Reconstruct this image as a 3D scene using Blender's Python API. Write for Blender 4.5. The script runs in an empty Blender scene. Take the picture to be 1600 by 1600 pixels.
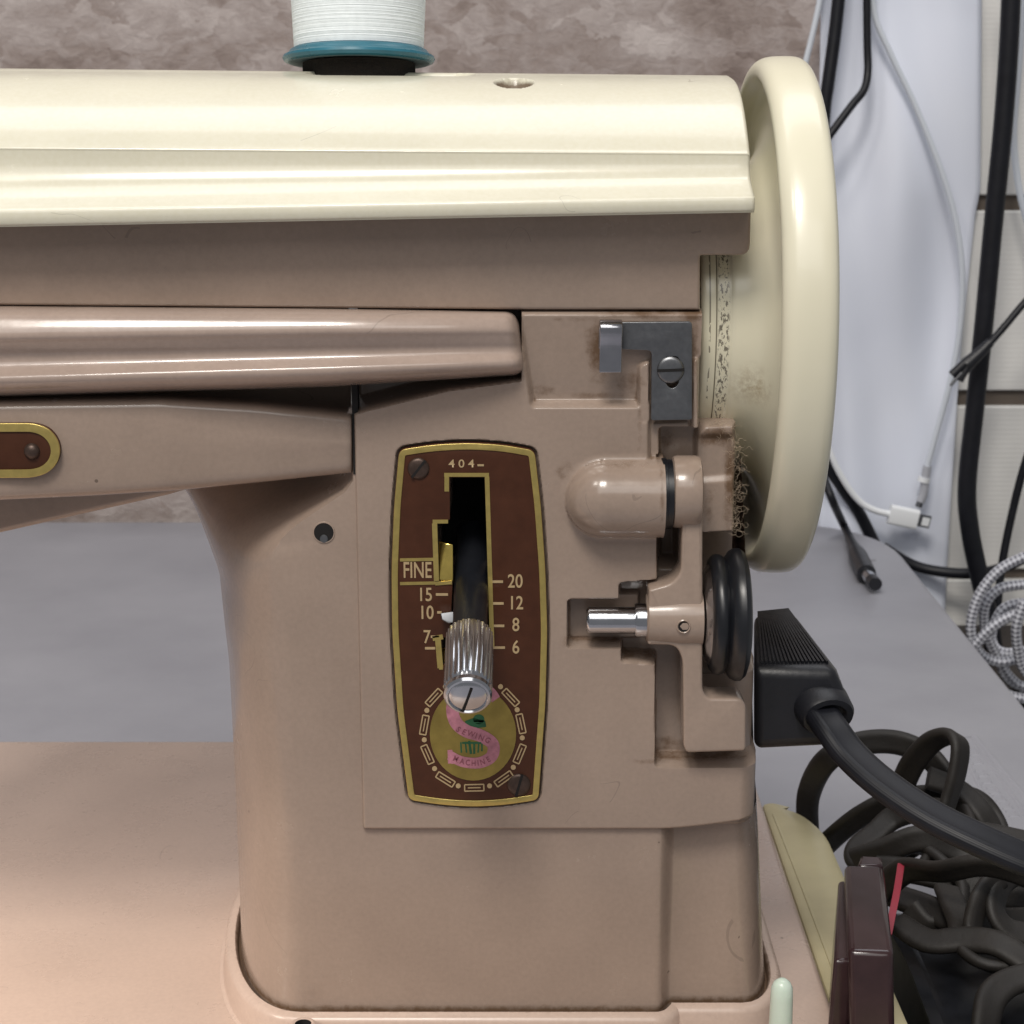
import bpy, bmesh, math, random
import numpy as np
from mathutils import Vector, Matrix
R = math.radians
random.seed(7)
rng = np.random.default_rng(7)
scene = bpy.context.scene
COL = scene.collection
S = 0.01                      # everything below is written in centimetres

# ------------------------------------------------------------------ camera, world, lamps
CY, CZ, PITCH, FPX = -37.5, 21.1, R(13.8), 2800.0
cd = bpy.data.cameras.new('camera')
cam = bpy.data.objects.new('camera', cd)
COL.objects.link(cam)
cam.location = (0, CY*S, CZ*S)
cam.rotation_euler = (R(90)-PITCH, 0, 0)
cd.sensor_width = 36
cd.lens = 36*FPX/1600
cd.clip_start = 0.01
cd.clip_end = 50
cd.dof.use_dof = True
cd.dof.focus_distance = 0.385
cd.dof.aperture_fstop = 64
scene.camera = cam

w = bpy.data.worlds.new('World')
scene.world = w
w.use_nodes = True
w.node_tree.nodes['Background'].inputs[0].default_value = (0.95, 0.96, 1.0, 1)
w.node_tree.nodes['Background'].inputs[1].default_value = 0.22

def area(name, loc, target, size, power, color):
    ld = bpy.data.lights.new(name, 'AREA')
    ld.shape = 'RECTANGLE'
    ld.size, ld.size_y = size[0]*S, size[1]*S
    ld.energy = power
    ld.color = color
    o = bpy.data.objects.new(name, ld)
    COL.objects.link(o)
    o.location = Vector(loc)*S
    d = (Vector(target)-Vector(loc))
    o.rotation_euler = d.to_track_quat('-Z', 'Y').to_euler()
    return o
area('ceiling_lamp', (-22, -88, 150), (0, 5, 8), (42, 36), 16.5, (1.0, 0.945, 0.875))
area('ceiling_lamp_small', (-75, -70, 150), (-4, 5, 8), (24, 24), 3.6, (1.0, 0.94, 0.86))
area('ceiling_lamp_far', (10, 50, 165), (8, 62, 0), (160, 60), 9, (0.95, 0.965, 1.0))
area('front_fill', (-10, -165, 150), (0, 5, 8), (150, 80), 8.5, (1.0, 0.98, 0.95))  # unseen soft fill, added to brighten the front faces
ld = bpy.data.lights.new('sewing_lamp', 'SPOT')
ld.energy = 1.0; ld.color = (1.0, 0.86, 0.74); ld.spot_size = R(80); ld.spot_blend = 1.0; ld.shadow_soft_size = 0.02
lo = bpy.data.objects.new('sewing_lamp', ld); COL.objects.link(lo)
lo.location = Vector((-19, -8, 12))*S
lo.rotation_euler = Vector((6, 7.5, -13)).to_track_quat('-Z', 'Y').to_euler()

scene.view_settings.view_transform = 'Standard'
scene.view_settings.look = 'None'
scene.view_settings.exposure = 0.12
scene.view_settings.gamma = 1.0

# ------------------------------------------------------------------ geometry helpers
CP, SP = math.cos(PITCH), math.sin(PITCH)
def ray(u, v):
    a, b = (u-800)/FPX, (800-v)/FPX
    return a, CP+b*SP, -SP+b*CP
def at(u, v, y):              # point of the depth plane y seen at photo pixel u, v
    d = ray(u, v)
    t = (y-CY)/d[1]
    return (d[0]*t, y, CZ+d[2]*t)
def atz(u, v, z):             # point of the level z seen at photo pixel u, v
    d = ray(u, v)
    t = (z-CZ)/d[2]
    return (d[0]*t, CY+d[1]*t, z)
def xz(u, v, y=0.0):
    p = at(u, v, y)
    return (p[0], p[2])
def Xa(u, v, y): return at(u, v, y)[0]
def Za(v, y): return at(800, v, y)[2]

def finish(me, smooth=35):
    if smooth:
        me.shade_smooth()
        me.set_sharp_from_angle(angle=R(smooth))
    return me
def link(name, me, mat, parent=None, smooth=35):
    o = bpy.data.objects.new(name, me)
    COL.objects.link(o)
    if mat is not None:
        for m in (mat if isinstance(mat, (list, tuple)) else [mat]):
            me.materials.append(m)
    if parent is not None: o.parent = parent
    finish(me, smooth)
    return o
def mesh(name, verts, faces, mat, parent=None, smooth=35, mids=None, uvs=None):
    me = bpy.data.meshes.new(name)
    me.from_pydata([(x*S, y*S, z*S) for x, y, z in verts], [], faces)
    if mids is not None: me.polygons.foreach_set('material_index', mids)
    if uvs is not None:
        l = me.uv_layers.new(name='UVMap')
        flat = [c for f in uvs for p in f for c in p]
        l.data.foreach_set('uv', flat)
    me.update()
    return link(name, me, mat, parent, smooth)
def empty(name, loc, label, cat, group=None):
    o = bpy.data.objects.new(name, None)
    COL.objects.link(o)
    o.empty_display_size = 0.01
    o.location = Vector(loc)*S
    tag(o, label, cat, group)
    return o
def tag(o, label=None, cat=None, group=None, kind=None):
    if label: o['label'] = label
    if cat: o['category'] = cat
    if group: o['group'] = group
    if kind: o['kind'] = kind
    return o
def adopt(root):              # keep world positions although the root Empty is not at the origin
    for c in root.children:
        c.matrix_parent_inverse = Matrix.Translation(-root.location)

def attr(o, name, vals):
    a = o.data.attributes.new(name, 'FLOAT', 'POINT')
    a.data.foreach_set('value', np.asarray(vals, dtype=np.float32))

def round_poly(pts, r, n=5):
    out = []
    N = len(pts)
    for i in range(N):
        p0, p1, p2 = (Vector(pts[(i+k) % N][:2]) for k in (-1, 0, 1))
        rr = r
        if len(pts[i]) > 2: rr = pts[i][2]
        a, b = (p0-p1), (p2-p1)
        la, lb = a.length, b.length
        if rr <= 0 or la < 1e-6 or lb < 1e-6:
            out.append((p1.x, p1.y)); continue
        a /= la; b /= lb
        d = min(rr, la*0.48, lb*0.48)
        q0, q2 = p1+a*d, p1+b*d
        for k in range(n+1):
            t = k/n
            q = q0*(1-t)**2+p1*2*t*(1-t)+q2*t*t
            out.append((q.x, q.y))
    return out

def flat(name, loops, y0, y1, mat, parent=None, bevel=0.0, bres=2, smooth=35):
    """closed outlines in x, z (the 2nd and later are holes) given thickness from y0 (front) to y1"""
    cu = bpy.data.curves.new(name, 'CURVE')
    cu.dimensions = '2D'
    cu.fill_mode = 'BOTH'
    for lp in loops:
        sp = cu.splines.new('POLY')
        sp.points.add(len(lp)-1)
        for p, q in zip(sp.points, lp):
            p.co = (q[0]*S, q[1]*S, 0, 1)
        sp.use_cyclic_u = True
    cu.extrude = max((y1-y0)/2-bevel, 0.0)*S
    cu.bevel_depth = bevel*S
    cu.offset = -bevel*S
    cu.bevel_resolution = bres
    o = bpy.data.objects.new(name, cu)
    COL.objects.link(o)
    bpy.context.view_layer.update()
    me = bpy.data.meshes.new_from_object(o.evaluated_get(bpy.context.evaluated_depsgraph_get()))
    bpy.data.objects.remove(o)
    bpy.data.curves.remove(cu)
    # curve plane XY -> XZ, thickness along y
    me.transform(Matrix.Translation((0, (y0+y1)/2*S, 0)) @ Matrix.Rotation(R(90), 4, 'X'))
    me.name = name
    me.materials.clear()
    bm = bmesh.new(); bm.from_mesh(me)
    bmesh.ops.remove_doubles(bm, verts=bm.verts, dist=1e-6)
    bmesh.ops.recalc_face_normals(bm, faces=bm.faces)
    bm.to_mesh(me); bm.free()
    for p in me.polygons: p.material_index = 0
    return link(name, me, mat, parent, smooth)

def text(name, body, u, v, h_px, y, mat, parent, xs=1.0, rot=0.0, thick=0.01, align='CENTER'):
    cu = bpy.data.curves.new(name, 'FONT')
    cu.body = body
    cu.align_x = align
    cu.align_y = 'CENTER'
    cu.size = 1.0
    cu.extrude = 0.0
    cu.offset = 0.012
    o = bpy.data.objects.new(name, cu)
    COL.objects.link(o)
    bpy.context.view_layer.update()
    me = bpy.data.meshes.new_from_object(o.evaluated_get(bpy.context.evaluated_depsgraph_get()))
    bpy.data.objects.remove(o); bpy.data.curves.remove(cu)
    p = at(u, v, y)
    k = h_px/70.0/0.70        # capital height 0.7 of the size
    M = (Matrix.Translation(Vector(p)*S) @ Matrix.Rotation(R(90), 4, 'X') @ Matrix.Rotation(rot, 4, 'Z')
         @ Matrix.Diagonal((k*xs*S, k*S, k*S, 1)))
    me.transform(M)
    me.materials.clear()
    return link(name, me, mat, parent, 0)

def lathe_data(prof, axis, c, seg=64, tilt=None):
    vs, fs, uv = [], [], []
    n = len(prof)
    for i in range(seg):
        a = 2*math.pi*i/seg
        ca, sa = math.cos(a), math.sin(a)
        for (t, r) in prof:
            if axis == 'x': p = Vector((t, r*ca, r*sa))
            elif axis == 'z': p = Vector((r*ca, r*sa, t))
            else: p = Vector((r*ca, t, r*sa))
            if tilt is not None: p = tilt @ p
            vs.append((p.x+c[0], p.y+c[1], p.z+c[2]))
    for i in range(seg):
        j = (i+1) % seg
        for k in range(n-1):
            q = (i*n+k, i*n+k+1, j*n+k+1, j*n+k)
            fs.append(q if axis != 'y' else q[::-1])
    return vs, fs
def fixn(me):
    bm = bmesh.new(); bm.from_mesh(me)
    bmesh.ops.remove_doubles(bm, verts=bm.verts, dist=1e-7)
    bmesh.ops.recalc_face_normals(bm, faces=bm.faces)
    bm.to_mesh(me); bm.free()
def lathe(name, prof, axis, c, mat, parent=None, seg=64, tilt=None, smooth=35, mids=None):
    vs, fs = lathe_data(prof, axis, c, seg, tilt)
    mi = None
    if mids is not None: mi = [mids[k] for i in range(seg) for k in range(len(prof)-1)]
    o = mesh(name, vs, fs, mat, parent, smooth, mi)
    fixn(o.data); finish(o.data, smooth)
    return o

def smooth_path(pts, n=10):
    P = [Vector(p) for p in pts]
    out = []
    for i in range(len(P)-1):
        p0 = P[max(i-1, 0)]; p1 = P[i]; p2 = P[i+1]; p3 = P[min(i+2, len(P)-1)]
        for k in range(n):
            t = k/n
            out.append(0.5*((2*p1)+(p2-p0)*t+(2*p0-5*p1+4*p2-p3)*t*t+(3*p1-p0-3*p2+p3)*t**3))
    out.append(P[-1])
    return out
def circle(r, n=12): return [(r*math.cos(2*math.pi*k/n), r*math.sin(2*math.pi*k/n)) for k in range(n)]
def twin(r, n=9):             # figure-eight section of a twin flex, 4r wide
    out = []
    for s in (1, -1):
        for k in range(n):
            a = (-106+212*k/(n-1))
            a = R(a) if s == 1 else R(a+180)
            out.append((s*r*1.02+r*math.cos(a), r*math.sin(a)*0.85))
    return out
def twin_ribbed(r):
    out = []
    for s in (1, -1):
        for k in range(36):
            a = -108+216*k/35
            rr = r*(1.0+(0.016*(1 if k % 3 == 0 else -1) if s == 1 and 2 < k < 33 else 0.0))
            a = R(a) if s == 1 else R(a+180)
            out.append((s*r*1.0+rr*math.cos(a), rr*math.sin(a)))
    return out
def sweep_data(path, prof, up=(0, 0, 1), scale=None, twist=None):
    P = path
    m = len(prof)
    vs, fs, uv = [], [], []
    T0 = (P[1]-P[0]).normalized()
    U = Vector(up); U = (U-T0*U.dot(T0)).normalized()
    L = 0.0
    Ls = []
    for i, p in enumerate(P):
        if i == 0: T = T0
        elif i == len(P)-1: T = (P[i]-P[i-1]).normalized()
        else: T = (P[i+1]-P[i-1]).normalized()
        U = (U-T*U.dot(T)).normalized()
        V = T.cross(U)
        if i: L += (P[i]-P[i-1]).length
        Ls.append(L)
        s = scale(i/(len(P)-1)) if scale else 1.0
        tw = twist(i/(len(P)-1)) if twist else 0.0
        ct, st = math.cos(tw), math.sin(tw)
        for a, b in prof:
            a, b = a*ct-b*st, a*st+b*ct
            q = p+(V*a+U*b)*s
            vs.append((q.x, q.y, q.z))
    for i in range(len(P)-1):
        for k in range(m):
            l = (k+1) % m
            fs.append((i*m+k, i*m+l, (i+1)*m+l, (i+1)*m+k))
            uv.append(((k/m, Ls[i]), ((k+1)/m, Ls[i]), ((k+1)/m, Ls[i+1]), (k/m, Ls[i+1])))
    fs.append(tuple(range(m))[::-1]); uv.append([(0, 0)]*m)
    e = (len(P)-1)*m
    fs.append(tuple(range(e, e+m))); uv.append([(0, 0)]*m)
    return vs, fs, uv
def sweep(name, pts, prof, mat, parent=None, n=10, up=(0, 0, 1), scale=None, twist=None, smooth=50):
    vs, fs, uv = sweep_data(smooth_path(pts, n), prof, up, scale, twist)
    return mesh(name, vs, fs, mat, parent, smooth, None, uv)
def box_data(x0, x1, y0, y1, z0, z1):
    v = [(x, y, z) for z in (z0, z1) for y in (y0, y1) for x in (x0, x1)]
    f = [(0, 2, 3, 1), (4, 5, 7, 6), (0, 1, 5, 4), (2, 6, 7, 3), (0, 4, 6, 2), (1, 3, 7, 5)]
    return v, f
def box(name, b, mat, parent=None, bevel=0.1, seg=3):
    v, f = box_data(*b)
    o = mesh(name, v, f, mat, parent, 35)
    if bevel:
        m = o.modifiers.new('bevel', 'BEVEL'); m.width = bevel*S; m.segments = seg
    return o
def hull(name, pts, mat, parent=None, bevel=0.1, seg=3):
    me = bpy.data.meshes.new(name)
    bm = bmesh.new()
    for p in pts: bm.verts.new(Vector(p)*S)
    bmesh.ops.convex_hull(bm, input=bm.verts)
    bmesh.ops.dissolve_limit(bm, angle_limit=R(1), verts=bm.verts, edges=bm.edges)
    bm.to_mesh(me); bm.free()
    o = link(name, me, mat, parent, 35)
    if bevel:
        m = o.modifiers.new('bevel', 'BEVEL'); m.width = bevel*S; m.segments = seg
    return o
def join_data(parts):
    vs, fs = [], []
    for v, f in parts:
        k = len(vs)
        vs += v
        fs += [tuple(i+k for i in q) for q in f]
    return vs, fs

# ------------------------------------------------------------------ materials
def lin(r, g, b):             # sRGB 0-255 -> linear
    f = lambda c: (c/255/12.92) if c <= 10.3 else ((c/255+0.055)/1.055)**2.4
    return (f(r), f(g), f(b), 1)
class NT:
    def __init__(self, name):
        self.m = bpy.data.materials.new(name)
        self.m.use_nodes = True
        self.t = self.m.node_tree
        self.b = self.t.nodes['Principled BSDF']
        self.tc = self.t.nodes.new('ShaderNodeTexCoord')
    def n(self, typ, **kw):
        x = self.t.nodes.new(typ)
        for k, v in kw.items():
            if k in ('operation', 'blend_type', 'data_type', 'feature', 'distance', 'attribute_name', 'noise_dimensions', 'bands_direction', 'wave_type', 'wave_profile', 'interpolation_type', 'clamp'):
                setattr(x, k, v)
            else:
                x.inputs[k.replace('_', ' ')].default_value = v
        return x
    def l(self, a, b): self.t.links.new(a, b)
    def noise(self, scale, detail=4, rough=0.55, vec=None, dist=0.0):
        x = self.n('ShaderNodeTexNoise', Scale=scale, Detail=detail, Roughness=rough, Distortion=dist)
        self.l(vec if vec is not None else self.tc.outputs['Object'], x.inputs['Vector'])
        return x.outputs['Fac']
    def ramp(self, fac, stops):
        x = self.t.nodes.new('ShaderNodeValToRGB')
        e = x.color_ramp.elements
        while len(e) < len(stops): e.new(0.5)
        for el, (p, c) in zip(e, stops):
            el.position = p
            el.color = c if len(c) == 4 else (*c, 1)
        self.l(fac, x.inputs['Fac'])
        return x.outputs['Color']
    def mix(self, fac, a, b, blend='MIX'):
        x = self.t.nodes.new('ShaderNodeMix')
        x.data_type = 'RGBA'; x.blend_type = blend
        for s, val in ((0, fac), (6, a), (7, b)):
            if hasattr(val, 'is_linked'): self.l(val, x.inputs[s])
            else: x.inputs[s].default_value = val
        return x.outputs[2]
    def math(self, op, a, b=0.0, clamp=False):
        x = self.t.nodes.new('ShaderNodeMath'); x.operation = op; x.use_clamp = clamp
        for s, val in ((0, a), (1, b)):
            if hasattr(val, 'is_linked'): self.l(val, x.inputs[s])
            else: x.inputs[s].default_value = val
        return x.outputs[0]
    def bump(self, h, strength, dist):
        x = self.t.nodes.new('ShaderNodeBump')
        x.inputs['Strength'].default_value = strength
        x.inputs['Distance'].default_value = dist
        self.l(h, x.inputs['Height'])
        self.l(x.outputs[0], self.b.inputs['Normal'])
    def set(self, **kw):
        for k, v in kw.items():
            i = self.b.inputs[k.replace('_', ' ')]
            if hasattr(v, 'is_linked'): self.l(v, i)
            else: i.default_value = v
        return self.m

GRIME_SHADE = (0.10, 0.048, 0.016, 1)
def paint(name, base, rough=0.3, coat=0.0, dirt_shade=True, var=0.10, speck=True, peel=0.05, stain=0.22):
    k = NT(name)
    n1 = k.noise(35, 5)
    dark = tuple(c*(1-var) for c in base[:3])+(1,)
    lite = tuple(min(1, c*(1+var*0.6)) for c in base[:3])+(1,)
    c = k.ramp(n1, [(0.3, dark), (0.7, lite)])
    n2 = k.noise(900, 2)
    c = k.mix(0.10, c, n2, 'OVERLAY')
    if speck:                 # small dust specks and chips
        vz = k.n('ShaderNodeTexVoronoi', Scale=110.0)
        k.l(k.tc.outputs['Object'], vz.inputs['Vector'])
        d = k.math('LESS_THAN', vz.outputs['Distance'], 0.045)
        sel = k.math('GREATER_THAN', k.noise(60, 1), 0.62)
        c = k.mix(k.math('MULTIPLY', k.math('MULTIPLY', d, sel), 0.6), c, (0.05, 0.03, 0.02, 1))
    hl = k.math('LESS_THAN', k.math('ABSOLUTE', k.math('SUBTRACT', k.noise(26, 2, 0.5, None, 0.8), 0.5)), 0.0016)
    hm = k.math('GREATER_THAN', k.noise(47, 2), 0.63)
    c = k.mix(k.math('MULTIPLY', k.math('MULTIPLY', hl, hm), 0.30), c, tuple(x_*0.35 for x_ in base[:3])+(1,))
    stn = k.math('MULTIPLY', k.math('SUBTRACT', k.noise(24, 5, 0.65, None, 0.6), 0.56), 2.5, True)
    c = k.mix(k.math('MULTIPLY', stn, stain), c, tuple(x_*y_ for x_, y_ in zip(base[:3], (0.72, 0.66, 0.58)))+(1,))
    rr = k.math('ADD', k.math('MULTIPLY', k.noise(70, 6, 0.65), 0.26), rough-0.12)
    if dirt_shade:
        a = k.n('ShaderNodeAttribute', attribute_name='dirt_shade')
        nz = k.noise(420, 6, 0.7)
        f = k.math('SUBTRACT', k.math('ADD', a.outputs['Fac'], k.math('MULTIPLY', nz, 0.9)), 0.75)
        f = k.math('MULTIPLY', f, 2.6, True)
        f = k.math('MULTIPLY', f, k.math('GREATER_THAN', a.outputs['Fac'], 0.02))
        fm = k.math('MULTIPLY', f, 0.85)
        c = k.mix(fm, c, GRIME_SHADE)
        rr = k.math('ADD', rr, k.math('MULTIPLY', f, 0.4), True)
    k.bump(k.noise(260, 2), peel, 0.0006)
    return k.set(Base_Color=c, Roughness=rr, Coat_Weight=coat, Coat_Roughness=0.08)
def plain(name, base, rough=0.5, metal=0.0, noise=0.0, nscale=200, bump=0.0, **kw):
    k = NT(name)
    n = k.noise(nscale, 5, 0.6)
    c = k.ramp(n, [(0.25, tuple(x*(1-noise) for x in base[:3])+(1,)), (0.75, tuple(min(1, x*(1+noise)) for x in base[:3])+(1,))])
    rr = k.math('ADD', k.math('MULTIPLY', n, 0.15), rough-0.075, True)
    if bump: k.bump(k.noise(nscale*3, 4), bump, 0.001)
    return k.set(Base_Color=c, Roughness=rr, Metallic=metal, **kw)

TAN = (0.325, 0.249, 0.201, 1)
M = {}
M['tan'] = paint('tan_enamel', TAN, 0.22, 0.2)
M['trim'] = paint('rose_tan_gloss', (0.40, 0.31, 0.262, 1), 0.18, 0.25, dirt_shade=False, speck=False)
M['bed'] = paint('tan_enamel_lit', (0.52, 0.40, 0.332, 1), 0.28, 0.0, var=0.05, stain=0.05)  # body tan made paler, the bed's brighter light put into the colour
M['cream'] = paint('cream_plastic', (0.68, 0.65, 0.525, 1), 0.22, 0.15, dirt_shade=True, var=0.03, speck=False, peel=0.03, stain=0.05)
M['void_shade'] = plain('void_shade', (0.004, 0.003, 0.003, 1), 0.8)  # black standing in for shade inside holes, slots and the seam
M['steel'] = plain('dull_steel', (0.21, 0.215, 0.225, 1), 0.40, 1.0, 0.1, 900)
M['chrome'] = plain('chrome', (0.48, 0.49, 0.52, 1), 0.17, 1.0, 0.05, 300)
M['gold'] = plain('gold_enamel', (0.58, 0.45, 0.15, 1), 0.34, 0.8, 0.12, 500)
M['medal'] = plain('worn_gold', (0.36, 0.27, 0.075, 1), 0.38, 0.8, 0.3, 160)
M['brass'] = plain('brass', (0.80, 0.60, 0.16, 1), 0.2, 1.0, 0.1, 300)
M['brown'] = plain('brown_enamel', (0.060, 0.0205, 0.0095, 1), 0.4, 0.0, 0.15, 300, Specular_IOR_Level=0.3)
M['print'] = plain('buff_print', (0.42, 0.31, 0.17, 1), 0.5, 0.0, 0.1, 600)
M['dark_screw'] = plain('browned_steel', (0.075, 0.05, 0.04, 1), 0.42, 0.6, 0.3, 500)
M['pink'] = plain('pink_print', (0.42, 0.17, 0.22, 1), 0.45, 0.0, 0.35, 500)
M['mauve'] = plain('mauve_print', (0.22, 0.065, 0.09, 1), 0.5, 0.0, 0.2, 500)
M['green'] = plain('green_print', (0.015, 0.10, 0.04, 1), 0.5, 0.0, 0.3, 500)
M['rubber'] = plain('black_rubber', (0.008, 0.009, 0.012, 1), 0.34, 0.0, 0.3, 200)
M['black'] = plain('black_plastic', (0.010, 0.0105, 0.014, 1), 0.42, 0.0, 0.3, 150, 0.1)
M['cable'] = plain('black_cable_sheath', (0.007, 0.0075, 0.011, 1), 0.46, 0.0, 0.3, 150, Specular_IOR_Level=0.35)
M['flex'] = plain('brown_black_flex', (0.0135, 0.011, 0.009, 1), 0.6, 0.0, 0.35, 120, 0.15)
M['maroon'] = plain('maroon_bakelite', (0.036, 0.018, 0.020, 1), 0.18, 0.0, 0.2, 150)
M['red'] = plain('red_tape', (0.28, 0.015, 0.035, 1), 0.5)
M['white_cable'] = plain('white_cable_sheath', (0.62, 0.66, 0.72, 1), 0.4)
M['white_plug'] = plain('white_plastic', (0.82, 0.84, 0.86, 1), 0.35)
M['teal'] = plain('teal_plastic', (0.022, 0.135, 0.19, 1), 0.28, 0.0, 0.2, 100)
M['teal_under'] = plain('frosted_teal_plastic', (0.16, 0.24, 0.27, 1), 0.5)
M['felt'] = plain('dark_felt', (0.012, 0.008, 0.006, 1), 0.95, 0.0, 0.4, 900, 0.5)
M['thread'] = plain('white_thread', (0.82, 0.88, 0.90, 1), 0.55, 0.0, 0.06, 700)
M['peg'] = plain('pale_green_nylon', (0.62, 0.72, 0.62, 1), 0.25, 0.0, 0.05, 150, Subsurface_Weight=0.35, Subsurface_Radius=(0.004, 0.005, 0.004))
M['ivory'] = plain('yellowed_ivory_plastic', (0.52, 0.46, 0.28, 1), 0.4, 0.0, 0.12, 40)
M['lint'] = plain('lint', (0.42, 0.33, 0.24, 1), 0.9)
M['floor'] = plain('dark_floor', (0.03, 0.022, 0.018, 1), 0.6, 0.0, 0.4, 12)
M['wood'] = plain('dark_brown_wood', (0.022, 0.014, 0.010, 1), 0.5, 0.0, 0.5, 30)

# dirty hub of the hand wheel
k = NT('grimy_cream_plastic')
sx = k.n('ShaderNodeSeparateXYZ'); k.l(k.tc.outputs['Object'], sx.inputs[0])
x = sx.outputs['X']
c = k.ramp(k.noise(30, 4), [(0.3, (0.69, 0.655, 0.505, 1)), (0.7, (0.74, 0.705, 0.555, 1))])
map_ = k.n('ShaderNodeMapping'); map_.inputs['Scale'].default_value = (1.0, 0.45, 0.45)
k.l(k.tc.outputs['Object'], map_.inputs['Vector'])
def band(x0, x1, soft):
    a = k.math('MULTIPLY', k.math('SUBTRACT', x, x0*S), 1/(soft*S), True)
    b = k.math('MULTIPLY', k.math('SUBTRACT', x1*S, x), 1/(soft*S), True)
    return k.math('MULTIPLY', a, b)
g1 = k.math('MULTIPLY', band(4.40, 4.69, 0.06), k.math('GREATER_THAN', k.noise(1700, 5, 0.7, map_.outputs[0]), 0.53))
g2 = k.math('MULTIPLY', band(4.22, 4.27, 0.02), k.math('GREATER_THAN', k.noise(300, 3, 0.6, map_.outputs[0]), 0.45))
g3 = band(4.375, 4.405, 0.008)
vd = k.n('ShaderNodeVectorMath', operation='DISTANCE')
k.l(k.tc.outputs['Object'], vd.inputs[0]); vd.inputs[1].default_value = (5.18*S, 0.72*S, 14.5*S)
st = k.math('SUBTRACT', 1.0, k.math('MULTIPLY', vd.outputs['Value'], 1/(0.62*S)), True)
st = k.math('MULTIPLY', st, k.math('MULTIPLY', k.math('SUBTRACT', k.noise(500, 6, 0.75), 0.40), 4.0, True))
g = k.math('MAXIMUM', k.math('MAXIMUM', g1, g2), g3)
c = k.mix(k.math('MULTIPLY', st, 0.75), c, (0.25, 0.16, 0.06, 1))
c = k.mix(k.math('MULTIPLY', g, 0.8), c, (0.05, 0.038, 0.028, 1))
k.bump(k.noise(200, 2), 0.03, 0.0006)
M['wheel'] = k.set(Base_Color=c, Roughness=0.27, Coat_Weight=0.15)

# mottled wall paper
k = NT('mottled_wallpaper')
mp = k.n('ShaderNodeMapping'); mp.inputs['Scale'].default_value = (1, 1, 1.5); mp.inputs['Rotation'].default_value = (0, R(18), 0)
k.l(k.tc.outputs['Object'], mp.inputs['Vector'])
a = k.noise(10, 7, 0.66, mp.outputs[0], 0.5)
b = k.noise(90, 7, 0.68, mp.outputs[0], 0.8)
nn = k.n('ShaderNodeTexNoise', Scale=30.0, Detail=4.0); k.l(mp.outputs[0], nn.inputs['Vector'])
sc_ = k.n('ShaderNodeVectorMath', operation='SCALE'); sc_.inputs['Scale'].default_value = 0.06
wv = k.n('ShaderNodeVectorMath', operation='ADD')
k.l(nn.outputs['Color'], sc_.inputs[0]); k.l(mp.outputs[0], wv.inputs[0]); k.l(sc_.outputs[0], wv.inputs[1])
vz = k.n('ShaderNodeTexVoronoi', Scale=55.0); k.l(wv.outputs[0], vz.inputs['Vector'])
sv = k.n('ShaderNodeSeparateXYZ'); k.l(vz.outputs['Color'], sv.inputs[0])
f = k.math('ADD', k.math('MULTIPLY', a, 0.78), k.math('ADD', k.math('MULTIPLY', b, 0.22), k.math('MULTIPLY', k.math('SUBTRACT', sv.outputs['X'], 0.5), 0.11)))
c = k.ramp(f, [(0.36, (0.20, 0.152, 0.132, 1)), (0.46, (0.31, 0.252, 0.228, 1)), (0.54, (0.40, 0.342, 0.322, 1)), (0.66, (0.55, 0.49, 0.465, 1))])
k.bump(k.math('ADD', b, k.math('MULTIPLY', sv.outputs['X'], 0.25)), 0.4, 0.004)
M['wallpaper'] = k.set(Base_Color=c, Roughness=0.7)
# hanging sheet
k = NT('white_sheet')
c = k.ramp(k.noise(6, 3), [(0.3, (0.72, 0.76, 0.87, 1)), (0.7, (0.79, 0.825, 0.92, 1))])
k.bump(k.noise(6, 2, 0.4, None, 0.6), 0.35, 0.012)
M['sheet'] = k.set(Base_Color=c, Roughness=0.55)
# ribbed white boards
k = NT('ribbed_white_board')
sz = k.n('ShaderNodeSeparateXYZ'); k.l(k.tc.outputs['Object'], sz.inputs[0])
rb = k.math('SINE', k.math('MULTIPLY', sz.outputs['Z'], 2200.0))
c = k.ramp(k.noise(20, 4), [(0.3, (0.70, 0.69, 0.67, 1)), (0.7, (0.80, 0.79, 0.76, 1))])
k.bump(rb, 0.05, 0.0005)
M['board'] = k.set(Base_Color=c, Roughness=0.6)
# table top
k = NT('grey_plastic_tabletop')
n1 = k.noise(14, 6, 0.6); n2 = k.noise(420, 3)
c = k.ramp(n1, [(0.3, (0.262, 0.262, 0.292, 1)), (0.7, (0.315, 0.315, 0.345, 1))])
vz = k.n('ShaderNodeTexVoronoi', Scale=22.0); k.l(k.tc.outputs['Object'], vz.inputs['Vector'])
sp = k.math('MULTIPLY', k.math('LESS_THAN', vz.outputs['Distance'], 0.075), k.math('GREATER_THAN', k.noise(40, 1), 0.52))
c = k.mix(k.math('MULTIPLY', sp, 0.6), c, (0.06, 0.05, 0.05, 1))
k.bump(n2, 0.10, 0.0008)
M['table'] = k.set(Base_Color=c, Roughness=0.45)
# braided sheath
k = NT('grey_white_braid')
uv = k.n('ShaderNodeSeparateXYZ'); k.l(k.tc.outputs['UV'], uv.inputs[0])
p = k.math('SINE', k.math('ADD', k.math('MULTIPLY', uv.outputs['X'], 2*math.pi*3), k.math('MULTIPLY', uv.outputs['Y'], 13.0)))
q = k.math('SINE', k.math('SUBTRACT', k.math('MULTIPLY', uv.outputs['X'], 2*math.pi*3), k.math('MULTIPLY', uv.outputs['Y'], 13.0)))
pq = k.math('MULTIPLY', p, q)
c = k.ramp(k.math('ADD', k.math('MULTIPLY', pq, 0.5), 0.5), [(0.30, (0.16, 0.16, 0.19, 1)), (0.60, (0.58, 0.59, 0.64, 1))])
k.bump(pq, 0.4, 0.0008)
M['braid'] = k.set(Base_Color=c, Roughness=0.6)

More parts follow.
